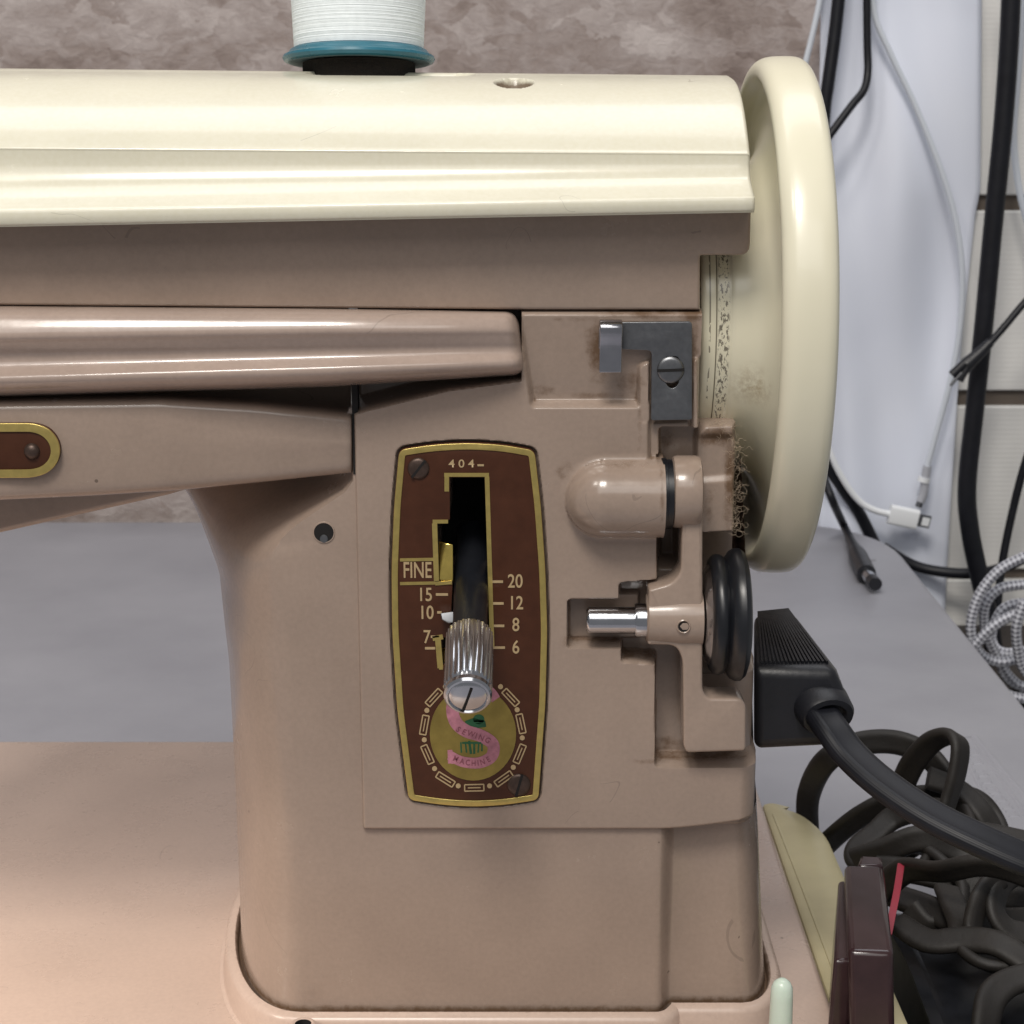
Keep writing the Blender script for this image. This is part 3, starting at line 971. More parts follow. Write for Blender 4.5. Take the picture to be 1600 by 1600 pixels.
# --- name plate
cpn = flat('control_plate', [pl, pxpoly(SLOT, 0.0, -0.05)], -0.055, 0.10, M['brown'], mc, 0.012, 1)
flat('gold_border', [grow(pl, -0.012), grow(pl, -0.15)], -0.075, -0.045, M['gold'], cpn, 0.012, 2)
Y1 = -0.066
def strokes(name, segs, y=Y1, mat=None, parent=None):
    parts = []
    y_in = y
    for n_s, (u0, v0, u1, v1, wpx) in enumerate(segs):
        y = y_in-0.0012*n_s
        a, b = Vector(xz(u0, v0, y)), Vector(xz(u1, v1, y))
        t = (b-a).normalized(); nn_ = Vector((-t.y, t.x))*wpx/144
        q = [a-nn_, b-nn_, b+nn_, a+nn_]
        vv = [(p_.x, y, p_.y) for p_ in q]+[(p_.x, y+0.012, p_.y) for p_ in q]
        parts.append((vv, [(0, 1, 2, 3), (0, 4, 5, 1), (1, 5, 6, 2), (2, 6, 7, 3), (3, 7, 4, 0)]))
    v_, f_ = join_data(parts)
    o = mesh(name, v_, f_, mat or M['gold'], parent or cpn, 0)
    fixn(o.data)
    return o
strokes('slot_border', [(694, 742, 764, 742, 6), (761, 745, 769, 1010, 7), (698, 745, 698, 768, 7), (676, 815, 700, 815, 6), (679, 818, 682, 908, 8), (680, 912, 706, 910, 6)])
strokes('slot_border', [(676, 998, 692, 995, 8), (684, 996, 688, 1044, 9), (686, 1044, 692, 1044, 5)])
strokes('fine_box', [(625, 875, 678, 874, 5), (625, 912, 680, 911, 5)])
strokes('scale_mark', [(681, 929, 700, 929, 4)], mat=M['print'])
for (u0, v0, u1) in ((768, 909, 786), (768, 943, 787), (768, 978, 788), (770, 1012, 789), (683, 957, 690), (673, 995, 686), (664, 1013, 680)):
    strokes('scale_mark', [(u0, v0, u1, v0, 4)], mat=M['print'])
text('numeral', '4 0 4', 721, 725, 12, Y1, M['print'], cpn, 1.1)
strokes('scale_mark', [(746, 727, 756, 727, 3)], mat=M['print'])
text('lettering', 'FINE', 652, 892, 25, Y1, M['print'], cpn, 0.62)
for b_, u_, v_ in (('15', 664, 930), ('10', 666, 958), ('7', 667, 996), ('20', 805, 909), ('12', 806, 943), ('8', 806, 977), ('6', 806, 1012)):
    text('numeral', b_, u_, v_, 21, Y1, M['print'], cpn, 0.78)
def slot_screw(name, u_, v_, r_, y, mat, parent, ang=45, dome=0.06, slot=None):
    p_ = at(u_, v_, y)
    rr = r_/72
    parts = [lathe_data([(0.05, rr*1.0), (0.0, rr), (-dome*0.55, rr*0.93), (-dome*0.9, rr*0.75), (-dome*1.05, rr*0.4), (-dome*1.1, 0.0)], 'y', p_, 28)]
    nb = len(parts[0][1])
    a = R(ang); t = Vector((math.cos(a), math.sin(a))); nn_ = Vector((-t.y, t.x))*rr*0.11
    q = [-t*rr*0.98-nn_, t*rr*0.98-nn_, t*rr*0.98+nn_, -t*rr*0.98+nn_]
    yy = p_[1]-dome*1.1-0.004
    parts.append(([(p_[0]+e.x, yy, p_[2]+e.y) for e in q]+[(p_[0]+e.x, yy+dome, p_[2]+e.y) for e in q], [(0, 1, 2, 3), (0, 4, 5, 1), (1, 5, 6, 2), (2, 6, 7, 3), (3, 7, 4, 0)]))
    v_, f_ = join_data(parts)
    o = mesh(name, v_, f_, [mat, M['void_shade']], parent, 50, [0]*nb+[1]*5)
    return o
slot_screw('screw', 654, 732, 17, -0.055, M['dark_screw'], cpn, 52)
slot_screw('screw', 811, 1226, 19, -0.055, M['dark_screw'], cpn, 75)
# medallion
def ell(u_, v_, ru, rv, n_=48, y=Y1):
    c_ = xz(u_, v_, y)
    return [(c_[0]+ru/71*math.cos(2*math.pi*i/n_), c_[1]+rv/69*math.sin(2*math.pi*i/n_)) for i in range(n_)]
flat('medallion', [ell(739, 1147, 68, 76)], Y1-0.004, -0.05, M['medal'], cpn, 0.0)
for (u_, v_) in ((716, 1228), (765, 1228), (802, 1199), (816, 1153), (808, 1109), (782, 1073), (679, 1201), (663, 1156), (667, 1110), (696, 1073)):
    flat('dot', [ell(u_, v_, 4, 4, 12)], Y1-0.004, -0.05, M['print'], cpn)
for (u_, v_) in ((741, 1231), (787, 1217), (812, 1178), (814, 1131), (798, 1090), (696, 1218), (668, 1179), (663, 1133), (678, 1090)):
    t = Vector((-(v_-1147)/78, (u_-739)/76)).normalized()
    n_ = Vector((-t.y, t.x))
    c_ = Vector((u_, v_))
    A = [c_+t*sx*15+n_*sy_*5 for sx, sy_ in ((-1, -1), (1, -1), (1, 1), (-1, 1))]
    B = [c_-t*10, c_+t*10]
    sg = [(A[i].x, A[i].y, A[(i+1) % 4].x, A[(i+1) % 4].y, 2.0) for i in range(4)]+[(B[0].x, B[0].y, B[1].x, B[1].y, 1.8)]
    strokes('key_motif', sg, Y1, M['print'])
# trade mark: pink S ribbon, green seated figure behind it
sp_ = [(775, 1093), (764, 1080), (742, 1075), (718, 1083), (707, 1105), (712, 1128), (728, 1142), (752, 1150), (770, 1163), (768, 1182), (748, 1192), (722, 1190), (702, 1180)]
YS = Y1-0.012
def ribbon(name, px, wpx, mat, y):
    path = smooth_path([(*p_, 0) for p_ in px], 8)
    L_, R_ = [], []
    N_ = len(path)
    for i, p_ in enumerate(path):
        t = (path[min(i+1, N_-1)]-path[max(i-1, 0)]).normalized()
        wv_ = wpx*(0.75+0.25*math.sin(math.pi*i/(N_-1)))/2
        nn_ = Vector((-t.y, t.x, 0))*wv_
        L_.append(xz(p_.x+nn_.x, p_.y+nn_.y, y)); R_.append(xz(p_.x-nn_.x, p_.y-nn_.y, y))
    v_ = [(a[0], y, a[1]) for a in L_]+[(a[0], y, a[1]) for a in R_]
    f_ = [(i, i+1, N_+i+1, N_+i) for i in range(N_-1)]
    o = mesh(name, v_, f_, mat, cpn, 0)
    return o
ribbon('emblem', sp_, 20, M['pink'], YS)
strokes('emblem_tail', [(703, 1172, 704, 1193, 8), (705, 1191, 716, 1188, 7)], YS-0.002, M['pink'])
flat('figure', [ell(748, 1124, 9, 8, 14, YS)], YS+0.001, YS+0.006, M['green'], cpn)
flat('figure', [pxpoly([(726, 1127), (740, 1122), (758, 1126), (760, 1136), (742, 1138), (730, 1134)], 0.03, YS)], YS+0.001, YS+0.006, M['green'], cpn)
strokes('figure', [(720, 1160, 721, 1176, 2.5), (727, 1159, 729, 1176, 2.5), (733, 1158, 736, 1178, 4), (741, 1160, 741, 1178, 3.5), (748, 1160, 747, 1176, 2.5), (753, 1162, 753, 1174, 2.5), (722, 1161, 752, 1161, 3)], YS+0.003, M['green'])
for ch, u_, v_, r_ in (('S', 716, 1140, -38), ('E', 725, 1144, -28), ('W', 736, 1147, -18), ('I', 744, 1150, -18), ('N', 752, 1153, -22), ('G', 762, 1157, -35)):
    text('lettering', ch, u_, v_, 9, YS-0.005, M['mauve'], cpn, 0.9, R(r_))
for ch, u_, v_, r_ in (('M', 712, 1186, -22), ('A', 722, 1190, -12), ('C', 731, 1192, -5), ('H', 740, 1193, 0), ('I', 747, 1192.5, 6), ('N', 754, 1191, 14), ('E', 763, 1187, 28)):
    text('lettering', ch, u_, v_, 9, YS-0.005, M['mauve'], cpn, 0.8, R(r_))

# --- stitch length lever and fluted knob
ax = Vector((0, -math.cos(R(22.5)), -math.sin(R(22.5))))
pe = Vector(at(731, 1090, -3.3))
up_ = Vector((0, -ax.z, ax.y)) * -1
Q = ax.to_track_quat('Z', 'Y').to_matrix()
lev_path = [pe-ax*5.6, pe-ax*4.5, pe-ax*3.2, pe-ax*1.85]
lever = sweep('stitch_lever', lev_path, [(x_*1.0, y_*0.8) for x_, y_ in circle(0.37, 18)], M['rubber'], mc, 4)
vs, fs, mi = [], [], []
SEG = 112
kp = [(-1.95, 0.0), (-1.95, 0.44), (-1.90, 0.50), (-0.30, 0.50), (-0.25, 0.47), (-0.20, 0.45), (-0.16, 0.49), (-0.06, 0.49), (-0.01, 0.45), (0.0, 0.41), (-0.03, 0.385), (-0.02, 0.37), (0.01, 0.30), (0.03, 0.0)]
for i in range(SEG):
    a = 2*math.pi*i/SEG
    flute = 1.0 if i % 4 in (0, 1) else 0.958
    for t, r_ in kp:
        rr = r_*(flute if -1.92 < t < -0.28 and r_ > 0.45 else 1.0)
        p_ = pe+Q @ Vector((rr*math.cos(a), rr*math.sin(a), t))
        vs.append(tuple(p_))
n = len(kp)
for i in range(SEG):
    j = (i+1) % SEG
    for k_ in range(n-1):
        fs.append((i*n+k_, j*n+k_, j*n+k_+1, i*n+k_+1)); mi.append(0)
b0 = len(vs)
e1 = Q @ Vector((1, 0, 0)); e2 = Q @ Vector((0, 1, 0))
dr = (e1*0.28+e2*0.96).normalized()
if dr.z > 0: dr = -dr
pr_ = dr.cross(ax).normalized()*0.028
for d_ in (0.036, 0.0):
    for a_ in (-0.28, 0.36):
        for s_ in (-1, 1): vs.append(tuple(pe+ax*d_+dr*a_+pr_*s_))
fs += [(b0, b0+1, b0+3, b0+2), (b0, b0+2, b0+6, b0+4), (b0+1, b0+5, b0+7, b0+3)]; mi += [1, 1, 1]
kn = mesh('knob', vs, fs, [M['chrome'], M['void_shade']], lever, 30, mi)
fixn(kn.data); finish(kn.data, 30)
# brass stop in the slot and its steel finger
hull('stop', [at(u_, v_, y_) for u_, v_, y_ in ((686, 845, 0.30), (708, 850, 0.2), (686, 908, 0.0), (708, 910, 0.0), (686, 845, 0.6), (708, 850, 0.6), (686, 908, 0.6), (708, 910, 0.6))], M['brass'], cpn, 0.03)
hull('stop', [at(u_, v_, y_) for u_, v_, y_ in ((690, 1012, 0.2), (694, 1036, 0.1), (700, 1012, 0.15), (700, 1036, 0.1), (690, 1012, 0.5), (700, 1036, 0.5))], M['brass'], cpn, 0.02)
hull('pointer', [at(u_, v_, y_) for u_, v_, y_ in ((688, 958, -0.35), (712, 955, -0.35), (712, 972, -0.45), (700, 974, -0.45), (690, 968, -0.42), (690, 960, -0.1), (712, 955, -0.1), (712, 972, -0.1), (692, 970, -0.1))], M['steel'], cpn, 0.02)

# --- badge on the arm
yb_ = -0.93
bd = [(-420, 662), (52, 661), (75, 668), (90, 685), (95, 704), (90, 724), (75, 739), (52, 746), (-420, 750)]
bl = pxpoly(bd, 0.15, yb_)
bg = flat('badge', [bl], yb_, -0.6, M['brown'], mc, 0.02)
inn = pxpoly([(-420, 674), (50, 673), (66, 678), (78, 690), (82, 704), (78, 719), (66, 730), (50, 734), (-420, 737)], 0.15, yb_)
flat('gold_border', [bl, inn], yb_-0.03, yb_+0.05, M['gold'], bg, 0.015)
p = at(50, 705, yb_)
lathe('rivet', [(0.0, 0.17), (-0.05, 0.155), (-0.09, 0.11), (-0.11, 0.05), (-0.115, 0.0)], 'y', p, M['dark_screw'], bg, 24)

# --- screw hole in the column front
p = at(506, 832, 0.11)
lathe('screw_hole', [(0.03, 0.25), (-0.012, 0.235), (-0.012, 0.215), (0.0, 0.20), (0.0, 0.0)], 'y', p, [M['tan'], M['void_shade']], mc, 28, mids=[0, 0, 1, 1])  # flat black disc painted in for the shade of a hole
p = at(506, 842, 0.10)
lathe('hole_screw', [(0.02, 0.10), (-0.005, 0.085), (-0.012, 0.0)], 'y', p, M['steel'], mc, 20)

# --- thread latch bracket
yb_ = 0.02
lt = [(970, 503), (1081, 502, 0.08), (1081, 655, 0.05), (1017, 656, 0.05), (1018, 547, 0.1), (970, 545)]
sl = [(1040, 556), (1059, 556), (1063, 565), (1060, 600), (1050, 608), (1040, 600), (1036, 565)]
lb = flat('latch_bracket', [pxpoly(lt, 0.03, yb_), pxpoly(sl, 0.1, yb_)], yb_-0.06, yb_+0.06, M['steel'], mc, 0.012)
slot_screw('screw', 1048, 578, 21, yb_-0.06, M['steel'], lb, 2, 0.05)
# curled tab at its left end
pth = []
for (v_, y_) in ((545, 0.02), (520, 0.0), (508, -0.06), (503, -0.2), (504, -0.36), (512, -0.48), (524, -0.46), (540, -0.40), (562, -0.36), (582, -0.34)):
    pth.append((0, y_, Za(v_, y_)))
pth = smooth_path(pth, 4)
vs, fs = [], []
for p_ in pth:
    ua = Xa(936, 540, -0.2); ub = Xa(971, 540, -0.2)
    vs += [(ua, p_.y, p_.z), (ub, p_.y, p_.z)]
for i in range(len(pth)-1): fs.append((2*i, 2*i+1, 2*i+3, 2*i+2))
tab = mesh('curled_tab', vs, fs, plain('polished_steel', (0.40, 0.40, 0.43, 1), 0.2, 1.0, 0.1, 300), lb, 60)
sd = tab.modifiers.new('solid', 'SOLIDIFY'); sd.thickness = 0.0009; sd.offset = 0
bv = tab.modifiers.new('bevel', 'BEVEL'); bv.width = 0.0002; bv.segments = 2

# --- bobbin winder: arm, hub, spindle, tyre
yw = -0.42
bw = flat('bobbin_winder', [pxpoly([(1066, 812), (1098, 812), (1098, 1080, 0.15), (1106, 1092, 0.1), (1158, 1092, 0.12), (1166, 1102, 0.12), (1166, 1174, 0.1), (1072, 1177, 0.1), (1068, 1165, 0.05), (1067, 1030, 0.2), (1056, 1009, 0.2), (1012, 1008, 0.05), (1014, 922, 0.05), (1050, 912, 0.2), (1064, 895, 0.2)], 0.06, yw)], yw, 0.45, M['tan'], mc, 0.07, 3)
def lx(name, prof, u_c, v_c, y_, mat, parent, seg=48, mids=None):
    z_ = Za(v_c, y_)
    return lathe(name, prof, 'x', (0, y_, z_), mat, parent, seg, None, 40, mids)
y0 = 0.0
X = lambda u_, v_, y_: Xa(u_, v_, y_)
hx0, hx1 = X(1053, 765, -0.5), X(1099, 765, -0.5)
lx('hub', [(hx0, 0.2), (hx0, 0.70), (hx0+0.03, 0.755), (hx0+0.1, 0.78), (hx1-0.12, 0.78), (hx1-0.03, 0.75), (hx1, 0.68), (hx1, 0.0)], 0, 768, 0.05, M['tan'], bw)
rx0, rx1 = X(1035, 770, -0.5), X(1053, 770, -0.5)
lx('ring', [(rx0, 0.2), (rx0, 0.74), (rx0+0.03, 0.78), (rx0+0.12, 0.78), (rx0+0.13, 0.75), (rx1, 0.75), (rx1, 0.2)], 0, 772, 0.06, M['rubber'], bw)
# boss
bx0, bx1 = X(1012, 965, -0.5), X(1100, 965, -0.5)
lx('boss', [(bx0, 0.0), (bx0, 0.50), (bx0+0.04, 0.55), (bx0+0.5, 0.58), (bx0+0.75, 0.60), (bx1, 0.60), (bx1, 0.0)], 0, 966, -0.02, M['tan'], bw)
sx0_, sx1_ = X(917, 967, -0.3), X(993, 967, -0.3)
lx('spindle', [(sx0_, 0.0), (sx0_, 0.24), (sx0_+0.04, 0.285), (sx0_+0.07, 0.29), (sx1_, 0.29), (sx1_, 0.355), (sx1_+0.04, 0.375), (bx0+0.02, 0.375), (bx0+0.02, 0.1)], 0, 969, -0.02, M['chrome'], bw)
p = at(1067, 975, yw-0.02)
p = (p[0], -0.635, p[2])
lathe('oil_hole', [(0.15, 0.16), (0.0, 0.155), (-0.012, 0.14), (0.0, 0.12), (0.02, 0.11), (0.02, 0.0)], 'y', p, [M['tan'], M['void_shade']], bw, 24, mids=[0, 0, 0, 1, 1])
# tyre and its chrome cheek
ty = 0.2
tx = lambda u_: X(u_, 960, ty-1.3)
rT = 1.47
zc_ = 960
lx('tyre', [(tx(1117), 0.4), (tx(1117), 1.12), (tx(1119), 1.22), (tx(1124), 1.30), (tx(1132), 1.33), (tx(1139), 1.30), (tx(1143), 1.24), (tx(1146), 1.30), (tx(1151), 1.40), (tx(1159), 1.46), (tx(1167), 1.46), (tx(1174), 1.38), (tx(1178), 1.22), (tx(1178), 0.4)], 0, zc_, ty, M['rubber'], bw, 64)
lx('cheek', [(tx(1108), 0.1), (tx(1108), 0.86), (tx(1111), 0.98), (tx(1117), 1.10), (tx(1119), 1.10), (tx(1119), 0.1)], 0, zc_, ty, M['chrome'], bw, 64)

# --- hand wheel
wc = (0, 4.0, 15.54)
hw = [(4.05, 2.6), (4.05, 3.12), (4.09, 3.24), (4.16, 3.28), (4.37, 3.28), (4.385, 3.22), (4.40, 3.28), (4.70, 3.29), (4.74, 3.33), (5.10, 3.40), (5.40, 3.56), (5.66, 3.95), (5.82, 4.5), (5.85, 5.0), (5.77, 5.30), (5.58, 5.43), (5.46, 5.50), (5.43, 5.60), (5.46, 5.74), (5.58, 5.87), (5.80, 5.94), (6.24, 5.95), (6.44, 5.90), (6.55, 5.78), (6.60, 5.5), (6.60, 4.6), (6.6, 3.5), (6.6, 0.0)]
hw = [(p_.y, p_.z*0.992) for p_ in smooth_path([(0, a, b) for a, b in hw], 3)]
wh = lathe('handwheel', hw, 'x', wc, M['wheel'], mc, 160)

# --- lint round the wheel and block
vs_, fs_ = [], []
pa = []
for i in range(110):
    if i < 84:
        u_, v_ = 1150+random.gauss(0, 5), random.uniform(690, 835)
    else:
        u_, v_ = random.uniform(1105, 1150), 672+random.gauss(0, 6)
    y_ = 0.35+random.uniform(-0.1, 0.5)
    p_ = Vector(at(u_, v_, y_))
    a = random.uniform(0, 6.28); pts = [p_]
    for s_ in range(6):
        a += random.uniform(-1.4, 1.4)
        p_ = p_+Vector((math.cos(a)*0.05, random.uniform(-0.03, 0.03), math.sin(a)*0.05))
        pts.append(p_)
    v_, f_, _ = sweep_data(smooth_path(pts, 3), circle(0.0028, 4))
    pa.append((v_, f_))
v, f = join_data(pa)
li = mesh('lint', v, f, M['lint'], mc, 0); tag(li, kind='stuff')
adopt(mc)

# ------------------------------------------------------------------ things on and round the machine
# spool of thread on its felt
spx, spy, spz = Xa(561, 92, 5.2), 5.2, Za(93, 5.2)
sp = empty('thread_spool', (spx, spy, 20.9), 'spool of white thread with teal flange standing on the cream cover', 'spool')
tl = Matrix.Rotation(R(-6.5), 3, 'X')
fc = (spx, spy, spz)
lathe('felt_disc', [(-0.75, 0.0), (-0.75, 1.30), (-0.10, 1.30), (-0.10, 0.0)], 'z', fc, M['felt'], sp, 64, tl)
lathe('flange', [(-0.07, 0.3), (-0.07, 1.55), (-0.09, 1.63), (-0.06, 1.72), (0.01, 1.76), (0.07, 1.73), (0.11, 1.65), (0.14, 1.62), (0.20, 1.57), (0.24, 1.48), (0.24, 0.3)], 'z', fc, [M['teal'], M['teal_under']], sp, 96, tl, mids=[1, 1, 0, 0, 0, 0, 0, 0, 0, 0])
pr = [(0.22, 1.2)]
z_ = 0.24
while z_ < 5.0:
    rr = 1.50+0.05*min(1, (z_-0.4)/1.0)+random.uniform(-0.002, 0.002)*(4 if random.random() < 0.12 else 1)
    pr += [(z_, rr-0.002), (z_+0.007, rr), (z_+0.016, rr), (z_+0.022, rr-0.002)]
    z_ += 0.024
pr.append((z_, 0.5))
lathe('thread', pr, 'z', fc, M['thread'], sp, 72, tl, 80)
adopt(sp)

# pale peg at the front corner
p = at(1222, 1540, -2.0)
pg = lathe('nylon_peg', [(p[2]+0.17, 0.0), (p[2]+0.15, 0.09), (p[2]+0.08, 0.18), (p[2]-0.05, 0.235), (p[2]-0.3, 0.245), (p[2]-1.1, 0.26), (BZ, 0.27), (BZ, 0.0)], 'z', (p[0], p[1], 0), M['peg'], None, 32, Matrix.Rotation(R(0), 3, 'X'))
tag(pg, 'pale green translucent peg with rounded top at the machine front corner', 'peg')

# ivory plastic tray along the right side of the bed
iv = empty('plastic_tray', (8.7, 4, TZ), 'yellowed ivory plastic plate lying along the right side of the bed', 'tray')
IZ = -1.25
lp_ = round_poly([(7.85, -9, 0.3), (9.75, -9, 0.5), (9.55, 13.0, 0.9), (9.0, 14.6, 0.6), (7.85, 15.4, 0.4)], 0.3, 6)
vs, fs = [], []
rings = [(0.0, TZ+0.01), (0.0, IZ-0.25), (-0.06, IZ-0.08), (-0.18, IZ)]
for off, z_ in rings: vs += ring_from(lp_, off, z_, 8.6, 4)
n = len(lp_)
for r_ in range(3):
    for i in range(n):
        j = (i+1) % n
        fs.append((r_*n+i, r_*n+j, (r_+1)*n+j, (r_+1)*n+i))
fs.append(tuple(range(3*n, 4*n)))
ivb = mesh('plate', vs, fs, M['ivory'], iv)
fixn(ivb.data); finish(ivb.data)
sweep('rib', [(8.25, -8.8, IZ), (8.25, 0, IZ), (8.2, 8, IZ), (8.1, 14.2, IZ)], [(-0.05, -0.02), (-0.03, 0.035), (0.03, 0.035), (0.05, -0.02)], M['ivory'], iv)
adopt(iv)

# maroon terminal block standing on the tray
mb = empty('terminal_block', (8.4, 2, IZ), 'glossy maroon plug block standing in front of the tangled flex', 'plug')
tz_ = 1.45
A = [atz(1320, 1350, tz_), atz(1380, 1352, tz_), atz(1396, 1488, tz_), atz(1326, 1485, tz_)]
lowA = [(q[0]-0.05, q[1]+0.1, IZ+0.02) for q in A[:2]]+[(q[0]+0.08, q[1]-0.5, IZ+0.02) for q in A[2:]]
hull('block', A+lowA, M['maroon'], mb, 0.14, 3)
B = [atz(1310, 1375, 0.9), atz(1330, 1375, 0.9), atz(1336, 1500, 0.9), atz(1303, 1500, 0.9)]
hull('flange', B+[(q[0]-0.12, q[1]-0.2, IZ+0.02) for q in B], M['maroon'], mb, 0.10, 3)
C_ = [atz(1345, 1336, 1.1), atz(1378, 1338, 1.1), atz(1380, 1352, 1.1), atz(1340, 1352, 1.1)]
hull('cord_grip', C_+[(q[0], q[1], IZ+0.5) for q in C_], M['maroon'], mb, 0.08, 2)
adopt(mb)
rd = sweep('red_tape', [atz(1408, 1350, 0.6), atz(1402, 1390, 0.5), atz(1395, 1425, 0.3), atz(1388, 1460, 0.0)], [(-0.09, -0.02), (0.09, -0.02), (0.09, 0.02), (-0.09, 0.02)], M['red'], None, 6)
tag(rd, 'short strip of red tape beside the maroon plug block', 'tape')

# black motor plug and its twin flex
pp = empty('power_cord', (7, 4, 4), 'black power cord with ribbed plug pushed into the machine right side', 'power cord')
def pt(u_, v_, y_): return at(u_, v_, y_)
yf, yk = 1.6, 4.4
plug = hull('plug', [pt(1178, 1046, yf), pt(1305, 1048, yf), pt(1322, 1085, yf), pt(1322, 1160, yf), pt(1300, 1164, yf), pt(1178, 1170, yf),
                     pt(1178, 958, yk), pt(1234, 952, yk), pt(1307, 1046, yk-1.5), pt(1318, 1080, yk), pt(1318, 1150, yk), pt(1178, 1150, yk)], M['black'], pp, 0.22, 4)
# ribs on the sloping top
parts = []
a0, a1 = Vector(pt(1184, 962, yk-0.1)), Vector(pt(1188, 1040, yf+0.25))
b0_, b1 = Vector(pt(1232, 957, yk-0.1)), Vector(pt(1296, 1040, yf+0.35))
nrm = (b0_-a0).cross(a1-a0).normalized()
if nrm.z < 0: nrm = -nrm
NR = 17
for i in range(NR):
    t = (i+0.5)/NR
    p0 = a0+(b0_-a0)*t+nrm*0.09; p1 = a1+(b1-a1)*t+nrm*0.09
    v_, f_, _ = sweep_data([p0+nrm*0.0, p1+nrm*0.0], [(-0.034, -0.2), (-0.024, 0.035), (0.024, 0.035), (0.034, -0.2)], tuple(nrm))
    parts.append((v_, f_))
v, f = join_data(parts)
mesh('grip_ribs', v, f, M['black'], plug, 0)
pc = Vector(pt(1291, 1115, yf-0.15)); dc = (Vector(pt(1312, 1150, yf-1.0))-pc).normalized()
Qc = dc.to_track_quat('Z', 'Y').to_matrix()
vs, fs = lathe_data([(-0.5, 0.0), (-0.5, 0.70), (0.05, 0.66), (0.16, 0.60), (0.18, 0.45), (0.05, 0.38), (0.05, 0.0)], 'z', (0, 0, 0), 32)
vs = [tuple(pc+Qc @ Vector((q[0], q[1]*0.8, q[2]))) for q in vs]
o = mesh('strain_relief', vs, fs, M['black'], plug, 40); fixn(o.data); finish(o.data, 40)
fx = [pt(1285, 1118, 1.3), pt(1300, 1140, 0.8), pt(1330, 1180, 0.2), pt(1380, 1225, -0.6), pt(1450, 1272, -1.4), pt(1530, 1312, -2.0), pt(1620, 1350, -2.4), pt(1740, 1392, -2.6)]
sweep('flex', fx, twin_ribbed(0.212), M['cable'], pp, 14, up=(0.1, -0.75, 0.65), twist=lambda t: R(6-4*t), smooth=70)
adopt(pp)

# tangled brown flex
tg = empty('tangled_flex', (13, 6, TZ), 'heap of dark brown flat flex tangled on the table by the plug block', 'cord')
loops = [
    [(1266, 1330, 16.2), (1262, 1290, 16), (1264, 1240, 15), (1290, 1190, 13.2), (1340, 1163, 13.6), (1400, 1160, 13.6), (1450, 1182, 13.2), (1480, 1220, 12.6), (1500, 1262, 12), (1520, 1330, 10), (1500, 1400, 8)],
    [(1405, 1240, 12.8), (1425, 1195, 12.4), (1455, 1160, 11.9), (1485, 1150, 11.4), (1500, 1165, 10.9), (1495, 1210, 10.6), (1480, 1260, 10.4), (1470, 1310, 10.0), (1440, 1360, 8.5)],
    [(1275, 1335, 14.5), (1310, 1302, 13.2), (1350, 1272, 12.6), (1400, 1250, 12.4), (1460, 1245, 12.6), (1520, 1250, 12.4), (1552, 1285, 12.0), (1560, 1330, 11), (1540, 1390, 9)],
    [(1450, 1215, 12.3), (1500, 1235, 12.2), (1535, 1270, 11.6), (1558, 1320, 11), (1575, 1400, 9), (1570, 1470, 7)],
    [(1480, 1268, 10.5), (1430, 1266, 11.2), (1395, 1278, 11.5), (1370, 1300, 11.3), (1340, 1325, 11.0), (1345, 1345, 10.6), (1390, 1340, 10.4), (1450, 1310, 10.6), (1520, 1300, 10.2), (1610, 1315, 9.5)],
    [(1335, 1345, 9.5), (1380, 1330, 9.2), (1440, 1310, 9.0), (1500, 1330, 9.0), (1560, 1345, 8.6), (1640, 1380, 8)],
    [(1370, 1355, 9), (1430, 1362, 8.4), (1500, 1380, 8.2), (1560, 1400, 8.0), (1640, 1410, 8)],
    [(1385, 1395, 8), (1440, 1415, 7.0), (1500, 1440, 6.0), (1560, 1440, 6.2), (1640, 1435, 7)],
    [(1480, 1390, 7.0), (1500, 1440, 5.2), (1515, 1490, 4.0), (1560, 1510, 3.5), (1640, 1490, 4.0)],
    [(1560, 1370, 6.0), (1530, 1410, 5.4), (1520, 1460, 4.6), (1545, 1505, 4.0), (1600, 1500, 3.6), (1680, 1450, 4.0)],
]
loops += [
    [(1372, 1395, 7.5), (1415, 1360, 6.8), (1470, 1362, 5.6), (1530, 1352, 5.0), (1590, 1362, 4.6), (1660, 1390, 4.4)],
    [(1365, 1380, 10.5), (1400, 1330, 10), (1430, 1322, 9.5), (1470, 1345, 8.6), (1505, 1390, 7.6), (1495, 1440, 6.6), (1450, 1450, 6.4), (1420, 1420, 6.8)],
    [(1610, 1350, 7.0), (1570, 1375, 6.2), (1555, 1420, 5.4), (1580, 1455, 5.0), (1640, 1465, 5.0)],
    [(1400, 1440, 5.6), (1450, 1470, 4.6), (1510, 1468, 4.2), (1570, 1480, 3.6), (1650, 1540, 2.6)],
    [(1530, 1680, 1.0), (1540, 1600, 1.4), (1552, 1555, 1.9), (1590, 1530, 2.4), (1660, 1520, 2.6)],
    [(1470, 1290, 11.2), (1515, 1330, 10.2), (1535, 1390, 8.8), (1520, 1440, 7.6)],
]
tw = [70, 20, 15, 25, 10, -10, 5, 12, 20, 35, 15, -8, 10, 25, 5, 15, -12]
for i, L_ in enumerate(loops):
    sweep('flex', [at(*q) for q in L_], twin(0.185, 10), M['flex'], tg, 8, up=(0.1, -0.85, 0.5), twist=lambda t, i=i: R(tw[i % len(tw)]*0.5+16*math.sin(i*2.1+t*5)))
adopt(tg)
